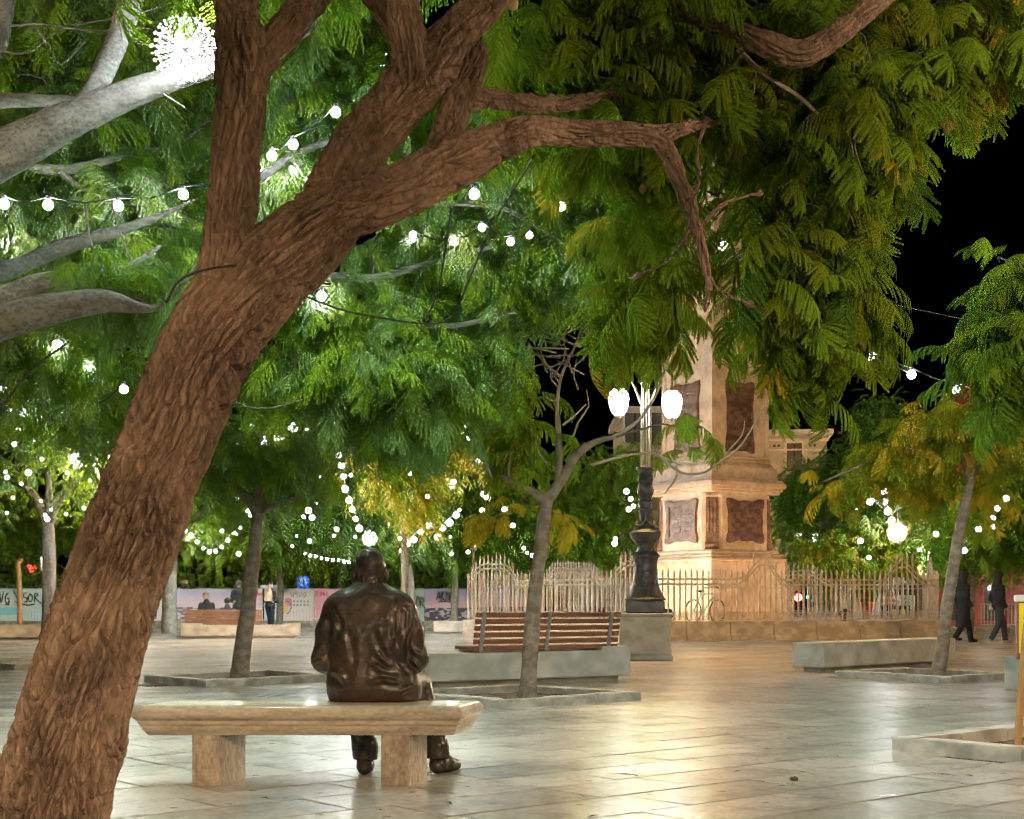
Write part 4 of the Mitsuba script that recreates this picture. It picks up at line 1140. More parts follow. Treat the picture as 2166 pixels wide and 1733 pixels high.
def twigs(key, pts, nodes, r, rad=0.007, share=1.0, sides=4, matn='mat_twig', name='twigs'):
    """shoots that grow outwards from the limbs: each spray hangs on the nearest limb or on a shoot that is already there"""
    from scipy.spatial import cKDTree
    d0, _ = cKDTree(nodes).query(pts)
    order = np.argsort(d0)
    all_ = np.empty((len(nodes) + len(pts) * 3, 3))
    all_[:len(nodes)] = nodes
    n, ms = len(nodes), []
    for i in order:
        c = pts[i]
        dd = np.linalg.norm(all_[:n] - c, axis=1)
        j = int(np.argmin(dd + 0.25 * dd.mean() * r.random(n) * 0.3))
        a, d = all_[j].copy(), dd[j]
        mid = (a + c) / 2 + r.normal(size=3) * 0.12 * d + [0, 0, 0.10 * d]
        if r.random() < share and d < 2.2 + rad * 60:
            f = 1.9 if j < len(nodes) else 1.2
            ms.append(tube([a, mid, c], [rad * f, rad * 0.9, rad * 0.6], sides, max(0.10, d / 6), caps=False))
        all_[n:n + 3] = [mid, (mid + c) / 2, c]
        n += 3
    if ms:
        part(key, name, cat_(ms), matn, smooth=True, kind='stuff')


def nodes_of(*Ps, n=10):
    return np.vstack([np.array([P[i] + (P[i + 1] - P[i]) * t for i in range(len(P) - 1) for t in np.linspace(0, 1, n)]) for P in Ps])


# ------------------------------------------------------------------ the big leaning tree in front
NT = thing('leaning_tree', 'big tree with furrowed red brown bark leaning from the lower left across the picture', 'tree')
limbs_near = []
m, P = limb([(62, 1840, 150), (92, 1761, 128), (158, 1500, 113), (217, 1300, 106), (292, 1100, 102), (368, 900, 98), (412, 790, 98), (478, 670, 98), (565, 580, 94), (645, 510, 86), (715, 440, 72), (760, 395, 50)], 6.2, 0.0075, 0.0062)
trunk_key = part(NT, 'trunk', m, 'mat_bark', smooth=True)
limbs_near.append(P)
for nm, rows in (('upright', [(440, 690, 62, 6.2), (470, 590, 58, 6.17), (484, 500, 55, 6.15), (496, 350, 52, 6.15), (510, 200, 55, 6.15), (512, 110, 58, 6.15), (500, 20, 47, 6.15), (480, -60, 42, 6.1), (450, -190, 34, 6.0)]),
                 ('fork', [(522, 150, 42, 6.16), (575, 100, 38, 6.22), (630, 30, 38, 6.3), (705, -60, 36, 6.4), (800, -190, 28, 6.5)]),
                 ('middle', [(640, 540, 70, 6.22), (700, 440, 70, 6.24), (742, 345, 62, 6.27), (815, 250, 60, 6.3), (872, 180, 62, 6.32), (920, 125, 56, 6.35), (985, 50, 46, 6.4), (1050, -25, 44, 6.45), (1160, -160, 34, 6.5)]),
                 ('middle_left', [(880, 190, 52, 6.3), (866, 100, 42, 6.25), (852, 20, 38, 6.2), (835, -70, 32, 6.1)]),
                 ('middle_back', [(866, 120, 26, 6.3), (820, 45, 24, 6.3), (772, -30, 22, 6.3)]),
                 ('low', [(670, 470, 66, 6.2), (770, 432, 60, 6.18), (850, 402, 58, 6.15), (930, 362, 55, 6.2), (985, 335, 52, 6.25), (1060, 298, 40, 6.35), (1130, 278, 34, 6.5), (1230, 282, 29, 6.7), (1340, 285, 26, 6.9), (1400, 285, 20, 7.1), (1480, 262, 13, 7.4), (1580, 250, 4, 7.8)]),
                 ('low_tip', [(1340, 285, 24, 6.9), (1400, 305, 21, 7.0), (1440, 390, 19, 7.1), (1470, 470, 16, 7.15), (1492, 560, 11, 7.2), (1500, 610, 6, 7.3), (1490, 660, 2, 7.4)]),
                 ('tip_twig', [(1452, 425, 9, 7.1), (1478, 380, 6, 7.15), (1474, 320, 4, 7.2), (1490, 270, 2, 7.3)]),
                 ('tip_twig', [(1478, 490, 8, 7.16), (1505, 452, 6, 7.2), (1545, 425, 4, 7.3), (1610, 408, 2.5, 7.5)]),
                 ('tip_twig', [(1466, 465, 7, 7.15), (1440, 520, 5, 7.2), (1400, 560, 3.5, 7.4), (1330, 590, 2, 7.7)]),
                 ('tip_twig', [(1494, 575, 6, 7.22), (1530, 620, 4.5, 7.4), (1580, 640, 3, 7.7), (1650, 680, 1.5, 8.0)]),
                 ('cross', [(935, 345, 44, 6.3), (952, 270, 36, 6.35), (968, 215, 37, 6.4), (995, 150, 32, 6.41), (1015, 95, 20, 6.42)]),
                 ('cross_arm', [(960, 212, 28, 6.42), (1040, 210, 22, 6.6), (1130, 222, 21, 6.8), (1230, 215, 16, 7.2), (1320, 190, 9, 7.6), (1400, 150, 3, 8.0)]),
                 ('broken', [(1930, -80, 34, 7.5), (1850, 5, 27, 7.45), (1760, 82, 26, 7.4), (1690, 116, 30, 7.4), (1620, 92, 27, 7.45), (1540, 60, 18, 7.6), (1450, 40, 12, 7.8), (1350, 0, 9, 8.0), (1240, -60, 4, 8.2)])):
    m, P = limb(rows, 6.2, 0.0085, 0.0068)
    part(NT, 'branch', m, 'mat_bark', smooth=True)
    limbs_near.append(P)
for pts, rad in (([(1560, 105), (1620, 160), (1690, 205), (1735, 245), (1785, 262)], [6, 5, 4.5, 4, 3]), ([(1785, 262), (1800, 300), (1806, 350), (1812, 395)], [3, 2.5, 2, 1.5]), ([(1745, 252), (1720, 275), (1708, 282)], [3, 2.4, 1.5]), ([(1600, 150), (1590, 215), (1560, 265)], [2, 1.6, 1.2]), ([(1812, 268), (1808, 310), (1830, 380)], [2, 1.7, 1.2])):
    part(NT, 'bare_twig', tube([at(*q, 7.6) for q in pts], np.array(rad) * 7.6 / FPX, 6, 0.04), 'mat_twig_pale', smooth=True)
NODES = nodes_of(*limbs_near[1:])
r = np.random.default_rng(5)
pts = np.vstack([blob(1210, 120, 150, 130, 8.2, 0.7, 34, r), blob(1400, 80, 180, 110, 8.2, 0.7, 46, r), blob(1640, 110, 200, 130, 8.3, 0.7, 52, r), blob(1860, 60, 130, 90, 8.4, 0.6, 30, r), blob(1290, 250, 130, 90, 7.9, 0.5, 34, r),
                 blob(1480, 260, 150, 110, 8.0, 0.6, 42, r), blob(1700, 260, 170, 110, 8.1, 0.7, 46, r), blob(1840, 230, 90, 110, 8.3, 0.6, 22, r), blob(1640, 420, 170, 110, 8.1, 0.6, 42, r), blob(1840, 330, 70, 70, 8.2, 0.4, 12, r),
                 blob(1660, 570, 150, 100, 8.2, 0.6, 36, r), blob(1710, 660, 110, 75, 8.3, 0.5, 24, r), blob(1560, 640, 90, 60, 8.3, 0.5, 14, r), blob(1750, 640, 70, 90, 8.2, 0.4, 14, r), blob(1430, 590, 90, 70, 8.4, 0.6, 14, r), blob(1390, 470, 110, 110, 8.4, 0.6, 20, r), blob(1360, 610, 75, 45, 8.6, 0.4, 9, r), blob(1325, 665, 55, 30, 8.7, 0.3, 6, r), blob(1710, 745, 80, 35, 8.3, 0.4, 10, r),
                 blob(2010, 40, 70, 70, 8.5, 0.5, 16, r), blob(2120, 90, 60, 90, 8.5, 0.5, 16, r), blob(1960, 150, 50, 50, 8.4, 0.4, 6, r)])
gone = ((pts[:, 0] * FPX / pts[:, 1] + CX > 1895) & (HY - (pts[:, 2] - 1) * FPX / pts[:, 1] > 270))
pts = pts[~gone]
sx, sy = pts[:, 0] * FPX / pts[:, 1] + CX, HY - (pts[:, 2] - 1) * FPX / pts[:, 1]
pts = pts[~((np.abs(sx - 1515) < 120) & (sy > 170) & (sy < 700) & (r.random(len(pts)) < 0.9) | (r.random(len(pts)) < 0.14))]      # a thin place in the crown
mats = frond_mats(pts, r, 0.40, 5, 0.05, hang=0.45)
px = mats[:, 0, 3] * FPX / mats[:, 1, 3] + CX
py = HY - (mats[:, 2, 3] - 1) * FPX / mats[:, 1, 3]
order = np.argsort(mats[:, 1, 3] + 3.0 * ((px < 900) | (px > 2166) | (py < -20)))
names = ['leaf_olive', 'leaf_mid', 'leaf_olive', 'leaf_deep']
lv = [(mikit.ply(trimesh.Trimesh(*FRONDS['near'][i % 5], process=False), names[i % 4])) for i in range(20)]
for n, i in enumerate(order[:300]):
    kx = uniq(f'{NT}__leaf')
    scene[kx] = {**lv[r.integers(0, 20)], 'to_world': T(mats[i].tolist())}
restm = mats[order[300:]]
half = r.random(len(restm)) < 0.55
dry = r.random(len(restm)) < 0.035
part(NT, 'dry_foliage', fronds_mesh(restm[dry], 'near', r), 'leaf_yellow', kind='stuff', label='a few yellowed leaves in the crown')
restm, half = restm[~dry], half[~dry]
part(NT, 'foliage', fronds_mesh(restm[half], 'near', r), 'leaf_olive', kind='stuff')
part(NT, 'foliage', fronds_mesh(restm[~half], 'near', r), 'leaf_mid', kind='stuff')
# crown above the picture; unseen sprays over the viewer added to shade the limbs
pts2 = np.vstack([blob(600, -420, 700, 200, 6.5, 2.0, 60, r), blob(1500, -330, 700, 200, 7.5, 1.6, 60, r)] + [np.array([-4.6 + 6.4 * r.random(), -1.0 + 6.3 * r.random(), 3.45 + 1.1 * r.random()])[None] for _ in range(230)])
part(NT, 'foliage', fronds_mesh(frond_mats(pts2, r, 0.42, 6, 0.08), 'mid', r), 'leaf_mid', kind='stuff')
twigs(NT, np.vstack([pts, pts2]), NODES, r, 0.006)
part(NT, 'branch', tube([at(500, 20, 6.15), [-0.9, 5.2, 4.2], [0.2, 3.8, 4.6], [1.8, 2.6, 4.7]], [0.09, 0.075, 0.05, 0.03], 12, 0.06), 'mat_bark', smooth=True)
for i, (x, y, Y, s) in enumerate(((2005, 258, 8.0, 0.052), (1900, 296, 8.1, 0.035))):
    v = trimesh.creation.icosphere(3, 1.0)
    q = np.array(v.vertices)
    q = q * [1.0, 0.28, 1.0] * (1 + 0.10 * np.cos(np.arctan2(q[:, 2], q[:, 0]) * 5)[:, None] * 0.4 + 0.06 * (meshkit.fbm(q * 2, 2, i)[:, None] - 0.5))
    part(NT, 'pod', trimesh.Trimesh(q * s + at(x, y, Y), v.faces, process=False), 'mat_pod', smooth=True)
    part(NT, 'pod_stalk', tube([at(x, y, Y) + [0, 0, s], at(x + 6, y - 40, Y), at(x - 30, y - 90, Y)], [0.002, 0.002, 0.003], 4, 0.05), 'mat_twig')
for i, (x, y, Y, w, h_) in enumerate(((1060, 4, 6.6, 0.05, 0.03), (1085, 8, 6.6, 0.025, 0.035), (1360, 400, 8.0, 0.022, 0.032), (1382, 352, 8.0, 0.035, 0.022))):
    v = trimesh.creation.icosphere(2, 1.0)
    part(NT, 'seed_pod', trimesh.Trimesh(np.array(v.vertices) * [w, 0.012, h_] + at(x, y, Y), v.faces, process=False), 'mat_seedpod', smooth=True)

# ------------------------------------------------------------------ grey tree rooted past the left edge
GT = thing('grey_tree', 'smooth grey barked tree reaching in from the left edge behind the leaning trunk', 'tree')
gl = []
for rows in ([(-420, 1640, 95, 8.6), (-400, 1300, 82, 8.6), (-360, 1000, 78, 8.6), (-330, 800, 76, 8.6), (-300, 660, 70, 8.6)],
             [(-300, 690, 66, 8.6), (-190, 520, 58, 8.6), (-70, 372, 54, 8.6), (60, 300, 46, 8.6), (160, 248, 38, 8.6), (300, 190, 29, 8.65), (420, 150, 24, 8.7), (560, 110, 18, 8.8), (700, 20, 12, 9.0), (760, -60, 4, 9.2)],
             [(160, 250, 28, 8.6), (200, 190, 24, 8.65), (240, 105, 24, 8.7), (275, 10, 25, 8.75), (300, -90, 20, 8.8)],
             [(-310, 760, 55, 8.6), (-150, 745, 42, 8.4), (-40, 698, 38, 8.3), (60, 665, 36, 8.25), (150, 645, 30, 8.3), (230, 637, 24, 8.35), (290, 650, 13, 8.4), (345, 645, 6, 8.5), (420, 560, 5, 8.6)],
             [(-320, 700, 45, 8.8), (-120, 660, 30, 8.9), (0, 632, 27, 9.0), (90, 598, 22, 9.0), (180, 588, 18, 9.1), (270, 565, 9, 9.2), (340, 520, 3, 9.4)],
             [(-300, 660, 40, 8.9), (-100, 600, 24, 9.2), (20, 570, 19, 9.3), (140, 520, 17, 9.4), (240, 492, 13, 9.5), (330, 460, 7, 9.6), (420, 420, 2, 9.8)],
             [(-340, 520, 34, 8.9), (-160, 290, 30, 9.2), (-20, 110, 26, 9.4), (10, 0, 22, 9.5), (40, -100, 20, 9.5)],
             [(-150, 240, 20, 9.2), (0, 215, 16, 9.3), (120, 214, 12, 9.5), (240, 216, 7, 9.6), (330, 200, 2, 9.8)]):
    m, P = limb(rows, 8.6, rough=False)
    gl.append(P)
    m.vertices = np.array(m.vertices) + np.array(m.vertex_normals) * (0.02 * (meshkit.fbm(np.array(m.vertices) * 6, 3) - 0.5))[:, None]
    part(GT, 'trunk' if len(gl) == 1 else 'branch', m, 'mat_bark_grey', smooth=True)
wisp = [([(0, 108), (60, 112), (130, 62), (200, 68), (270, 58), (320, 62)], 9.0), ([(20, 55), (90, 52), (160, 62), (240, 75), (310, 98)], 8.9), ([(75, 60), (110, 110), (128, 138), (170, 100), (185, 82)], 8.8), ([(150, 55), (210, 45), (290, 30), (335, 15)], 8.9), ([(180, 430), (190, 500), (205, 550), (225, 585)], 9.2), ([(345, 200), (370, 215), (392, 228)], 8.5), ([(280, 560), (250, 480), (230, 400)], 9.3)]
for p_, Y in wisp:
    part(GT, 'bare_twig', tube([at(*q, Y) for q in p_], np.linspace(0.008, 0.004, len(p_)), 5, 0.05), 'mat_bark_grey', smooth=True)
for rows in ([(-260, 420, 22, 9.8), (-60, 330, 16, 10.0), (120, 360, 12, 10.2), (260, 330, 8, 10.4), (380, 300, 4, 10.6), (460, 240, 2, 10.8)], [(120, 360, 8, 10.2), (210, 420, 6, 10.3), (330, 440, 4, 10.4), (420, 480, 2, 10.5)],
             [(480, 300, 10, 10.2), (600, 220, 9, 10.2), (700, 180, 7, 10.3), (800, 200, 5, 10.4), (920, 250, 3, 10.5)], [(600, 220, 6, 10.2), (640, 120, 5, 10.3), (720, 60, 3, 10.4), (800, 30, 1.5, 10.5)], [(470, 430, 12, 9.9), (560, 370, 10, 9.9), (640, 320, 8, 10.0), (760, 290, 6, 10.2), (860, 330, 3, 10.3)]):
    m, P = limb(rows, 9.8, rough=False)
    gl.append(P)
    part(GT, 'branch', m, 'mat_bark_grey', smooth=True)
r = np.random.default_rng(6)
pts = np.vstack([blob(80, 120, 170, 170, 11.0, 1.2, 58, r), blob(300, 330, 150, 130, 11.0, 1.2, 46, r), blob(90, 420, 150, 110, 11.0, 1.2, 44, r), blob(330, 120, 120, 140, 11.5, 1.2, 40, r), blob(300, 530, 160, 90, 11.0, 1.2, 44, r), blob(80, 560, 140, 80, 11.0, 1.0, 30, r), blob(250, 620, 60, 30, 8.8, 0.4, 10, r),
                 blob(640, 140, 130, 150, 10.5, 1.0, 60, r), blob(830, 260, 130, 120, 10.5, 1.0, 46, r), blob(650, 330, 110, 110, 11.0, 1.0, 36, r), blob(1000, 220, 110, 100, 10.5, 1.0, 34, r), blob(700, 50, 120, 60, 10, 0.8, 24, r)])
mats = frond_mats(pts, r, 0.42, 6, 0.07)
half = r.random(len(mats)) < 0.6
part(GT, 'foliage', fronds_mesh(mats[half], 'mid', r), 'leaf_cool', kind='stuff')
part(GT, 'foliage', fronds_mesh(mats[~half], 'mid', r), 'leaf_mid', kind='stuff')
twigs(GT, pts, nodes_of(*gl[1:]), r, 0.008, 0.9)

# ------------------------------------------------------------------ middle tree crowns between the square and the front tree
def square_tree(label, base, Y, trunk, branches, crown, lod, size, mats_, seed, group='trees on the square', per=6, matn='mat_bark_young', twig=0.008, dead=(), share=0.8, name='square_tree', hang=0.35, sides=10, shafts=0.0, spread=0.08):
    """trunk and branches: rows (px, py, half width); crown: blobs (px, py, rx, ry, dY, depth, n)"""
    k = thing(name, label, 'tree', group)
    r = np.random.default_rng(seed)
    Ps = []
    for i, rows in enumerate([trunk] + list(branches)):
        P = [at(q[0], q[1], Y + (q[3] if len(q) > 3 else 0)) for q in rows]
        if i == 0:
            P[0][2] = -0.05
        R = np.array([q[2] * Y / FPX for q in rows])
        m = tube(P, R, sides, 0.08)
        v = np.array(m.vertices)
        rv = min(R[0], 0.1) * 0.35
        m.vertices = v + np.array(m.vertex_normals) * (rv * (meshkit.fbm(v * [7, 7, 3], 3, seed) - 0.5))[:, None]
        part(k, 'trunk' if i == 0 else 'branch', m, matn, smooth=True)
        Ps.append(np.array(P))
    nd = nodes_of(*(Ps[1:] or Ps))
    if crown:
        pts = np.vstack([blob(a, b, c, d, Y + e, f, g, r) for a, b, c, d, e, f, g in crown])
        mm = frond_mats(pts, r, size, per, spread, hang=hang)
        cut = r.random(len(mm))
        for i, mt in enumerate(mats_):
            sel = (cut >= i / len(mats_)) & (cut < (i + 1) / len(mats_))
            part(k, 'foliage', fronds_mesh(mm[sel], lod, r), mt, kind='stuff')
        twigs(k, pts, nd, r, twig, share, 3 if lod in ('far', 'dist') else 4)
    if dead:
        ms = []
        for rows in dead:
            ms.append(tube([at(q[0], q[1], Y + (q[3] if len(q) > 3 else 0)) for q in rows], [q[2] * Y / FPX for q in rows], 5, 0.06))
        part(k, 'bare_twig', cat_(ms), 'mat_twig_pale' if matn != 'mat_bark_grey' else matn, smooth=True)
    return k


rd = np.random.default_rng(21)
dead = [[(1182, 930, 6), (1178, 870, 5), (1186, 800, 4), (1215, 735, 3), (1232, 690, 2)], [(1186, 800, 3), (1150, 770, 2), (1110, 790, 1.4)], [(1180, 850, 3), (1160, 845, 2), (1150, 835, 1.4)], [(1215, 735, 2.5), (1260, 700, 2), (1300, 690, 1.3)], [(1190, 900, 3), (1215, 880, 2.4), (1240, 855, 1.5)],
        [(1210, 930, 3), (1225, 890, 2.5), (1245, 860, 2), (1240, 825, 1.4)], [(1300, 925, 5), (1350, 890, 3.6), (1385, 840, 3), (1405, 790, 2)], [(1250, 985, 4), (1320, 965, 3), (1380, 960, 2.4), (1440, 985, 2)], [(1390, 960, 3), (1440, 1000, 3), (1490, 1000, 2.5), (1530, 970, 2)], [(1430, 985, 2.5), (1430, 1010, 2.2), (1405, 1045, 1.6)],
        [(1490, 1000, 2.5), (1560, 950, 2.5), (1600, 890, 2), (1625, 850, 1.4)], [(1540, 955, 2), (1570, 920, 1.6), (1575, 890, 1.2)], [(1080, 1020, 4), (1075, 990, 3), (1085, 950, 2)], [(1160, 985, 3), (1140, 960, 2.4), (1130, 920, 1.6)]]
for i in range(30):
    a = rd.random() * PI
    x, y = 1120 + 190 * rd.random(), 700 + 130 * rd.random()
    L = 50 + 70 * rd.random()
    dead.append([(x, y, 2.2, rd.normal() * 0.4), (x + L * 0.5 * math.cos(a) + rd.normal() * 8, y - L * 0.4 * math.sin(a), 1.8, rd.normal() * 0.4), (x + L * math.cos(a) + rd.normal() * 12, y - L * math.sin(a) * 0.8, 1.2, rd.normal() * 0.4)])
SLIM = square_tree('slim young tree with a dark forked trunk and bare twigs behind the statue bench', None, 14.3, [(1114, 1495, 20), (1120, 1400, 18), (1128, 1290, 16.5), (1142, 1170, 15.5), (1152, 1090, 15), (1160, 1045, 14)],
            [[(1156, 1060, 13), (1125, 1040, 9), (1090, 1022, 8), (1060, 1008, 5)], [(1160, 1055, 14), (1195, 1005, 12), (1220, 960, 10), (1260, 935, 7), (1300, 925, 5)], [(1180, 1020, 10), (1182, 970, 9), (1182, 925, 7), (1180, 880, 5)]],
            [(1100, 850, 110, 60, 0.3, 0.7, 10), (1120, 940, 100, 50, 0.4, 0.7, 8), (1465, 915, 35, 35, 0.0, 0.2, 2)],
            'near', 0.42, ['leaf_olive', 'leaf_mid'], 31, dead=dead, per=5)
ry = np.random.default_rng(77)
py_ = np.vstack([blob(1060, 1085, 60, 15, 14.0, 0.4, 3, ry), blob(1200, 1085, 30, 18, 14.3, 0.3, 2, ry)])
part(SLIM, 'yellow_foliage', fronds_mesh(frond_mats(py_, ry, 0.30, 5, 0.05, hang=0.3), 'near', ry), 'leaf_yellow', kind='stuff', label='lower leaves of the slim tree with yellow lamplight put into their colour')  # the leaf colour carries the glow of the street lamp
twigs(SLIM, py_, np.array([at(1152, 1090, 14.3), at(1125, 1040, 14.3), at(1160, 1045, 14.3)]), ry, 0.005)
square_tree('young tree leaning right on the left of the statue with forked crown', None, 18.2, [(505, 1440, 21), (512, 1380, 18), (525, 1290, 16), (536, 1180, 14), (546, 1085, 13)],
            [[(545, 1095, 11), (520, 1050, 9), (475, 1015, 7), (430, 1000, 5)], [(546, 1090, 10), (560, 1030, 8), (590, 985, 6), (640, 950, 4)], [(546, 1085, 10), (545, 1020, 7), (535, 960, 5), (500, 915, 4)], [(550, 1085, 8), (600, 1060, 6), (660, 1045, 4)]],
            [(560, 930, 120, 55, 0, 1.2, 26), (470, 960, 70, 50, 0, 1.0, 14), (640, 990, 80, 60, 0, 1.0, 14), (500, 1040, 90, 40, 0.4, 1.0, 10)], 'mid', 0.46, ['leaf_cool', 'leaf_mid'], 32, per=5)
square_tree('slim tree with a pale edged leaning trunk at the right between the benches', None, 19.0, [(1980, 1435, 15), (1992, 1380, 14), (2002, 1290, 12.5), (2020, 1180, 11.5), (2040, 1070, 11), (2055, 1005, 9)],
            [[(2055, 1010, 8), (2085, 950, 6), (2110, 900, 5)], [(2050, 1020, 7), (2030, 960, 5), (1980, 930, 4), (1900, 950, 3)], [(2055, 1005, 6), (2110, 970, 5), (2170, 958, 4)], [(1900, 950, 3), (1820, 985, 2.4), (1740, 1020, 1.8)]],
            [(2020, 890, 90, 60, 0, 1.1, 22), (1930, 930, 90, 60, 0, 1.0, 26), (1850, 975, 80, 40, 0, 0.8, 12), (1770, 1015, 40, 16, 0, 0.4, 4), (2110, 930, 70, 60, 0, 1.0, 16), (2090, 1050, 60, 50, 0.5, 0.6, 10), (1960, 1010, 80, 40, 0.4, 0.8, 12)], 'mid', 0.44, ['leaf_olive', 'leaf_yellow', 'leaf_olive'], 33, hang=0.5, per=5)
r = np.random.default_rng(8)
square_tree('thin grey tree trunk left of the big trunk with a crown above the mint hoarding', None, 34.0, [(103, 1372, 17), (104, 1290, 15), (104, 1200, 14), (102, 1110, 13)],
            [[(102, 1115, 10), (80, 1060, 8), (50, 1020, 6)], [(102, 1115, 10), (125, 1060, 8), (160, 1020, 5)], [(102, 1110, 9), (104, 1040, 7), (100, 970, 4)]],
            [(60, 950, 140, 90, 0, 2.4, 44), (180, 900, 130, 80, 0.5, 2.4, 34), (20, 1060, 90, 50, 0, 2.0, 16), (190, 1030, 90, 60, 1.0, 2.0, 18)], 'far', 0.55, ['leaf_mid', 'leaf_cool'], 34, spread=0.12)
square_tree('stout grey trunk standing before the dusk panorama hoarding', None, 46.0, [(357, 1345, 16), (358, 1290, 15.5), (359, 1220, 15), (360, 1160, 16)],
            [[(360, 1165, 12), (330, 1110, 9), (290, 1060, 6)], [(360, 1165, 12), (400, 1110, 9), (450, 1070, 6)], [(360, 1160, 10), (365, 1090, 7), (370, 1010, 4)]],
            [(390, 1090, 130, 60, 0, 2.6, 44), (280, 1040, 110, 70, 0, 2.6, 30), (430, 1125, 110, 35, -1, 1.8, 26), (360, 980, 120, 60, 0.5, 2.5, 34)], 'far', 0.62, ['leaf_mid', 'leaf_deep'], 35, matn='mat_bark_grey', spread=0.15)

# high crown of trees whose branches cross the middle of the picture
CT = square_tree('tall tree behind the leaning tree filling the middle with bright green hanging leaves', None, 12.5, [(-210, 1540, 70, 1.0), (-190, 1200, 62, 1.0), (-170, 900, 56, 1.0), (-120, 760, 50, 1.0)],
                 [[(-140, 800, 40, 1.0), (60, 640, 30, 0.8), (260, 560, 24, 0.6), (420, 500, 20, 0.4), (560, 390, 15, 0.2), (700, 330, 12, 0), (900, 300, 9, 0)], [(420, 500, 16, 0.4), (600, 560, 12, 0.2), (760, 590, 9, 0), (900, 560, 7, 0), (1050, 520, 5, 0)], [(700, 330, 10, 0), (880, 420, 8, 0), (1060, 440, 6, 0), (1200, 520, 5, 0.2), (1330, 560, 4, 0.3)], [(600, 560, 9, 0.2), (720, 700, 7, 0), (850, 690, 6, 0), (960, 690, 6, -0.1), (1090, 660, 4, 0)],
                  [(850, 690, 5, 0), (900, 820, 4, 0.1), (1000, 930, 4, 0.2), (1040, 1010, 3, 0.3)], [(60, 640, 20, 0.8), (150, 760, 14, 1), (230, 870, 9, 1.2)]],
                 [(760, 660, 120, 50, -0.4, 0.6, 26), (720, 780, 110, 60, -0.5, 0.6, 26), (850, 790, 100, 60, -0.4, 0.6, 22), (840, 890, 90, 40, -0.4, 0.5, 12), (930, 850, 60, 40, -0.3, 0.4, 8), (640, 640, 60, 40, -0.2, 0.5, 8), (1000, 590, 120, 80, 0.6, 0.9, 32), (1180, 560, 130, 75, 0.6, 0.9, 30), (1310, 540, 90, 70, 0.6, 0.9, 16), (1180, 430, 130, 90, 0.8, 0.9, 26), (1350, 450, 110, 90, 0.8, 0.8, 20), (860, 560, 120, 60, 0.9, 0.9, 22),
                  (1000, 760, 100, 60, 0.4, 0.7, 18), (560, 780, 60, 70, 0.5, 0.6, 10), (930, 470, 100, 50, 0.9, 0.9, 18), (150, 760, 170, 60, 1.2, 1.0, 30), (120, 700, 120, 40, 0.8, 0.6, 14), (180, 860, 130, 60, 1.6, 1.0, 20)],
                 'mid', 0.44, ['leaf_mid', 'leaf_cool'], 36, hang=0.5, matn='mat_bark_grey', per=6, share=0.7)
# the tree hanging in at the right edge
square_tree('dark tree with hanging feathery leaves at the right edge against the black sky', None, 9.6, [(2900, 1600, 60), (2880, 1200, 54), (2800, 900, 48), (2720, 700, 42)], [[(2720, 720, 36), (2560, 640, 28), (2380, 640, 20), (2240, 660, 12), (2120, 650, 6)], [(2380, 640, 16), (2260, 760, 10), (2160, 800, 5)]],
            [(2120, 650, 55, 50, 0, 0.4, 9), (2150, 730, 60, 50, 0, 0.4, 12), (2110, 770, 50, 40, 0, 0.3, 7), (2140, 570, 40, 35, 0, 0.3, 4), (2240, 680, 90, 130, 0, 0.6, 22), (2190, 830, 60, 50, 0, 0.4, 8)], 'near', 0.36, ['leaf_deep', 'leaf_mid'], 37, hang=0.4, per=5, matn='mat_bark_grey')

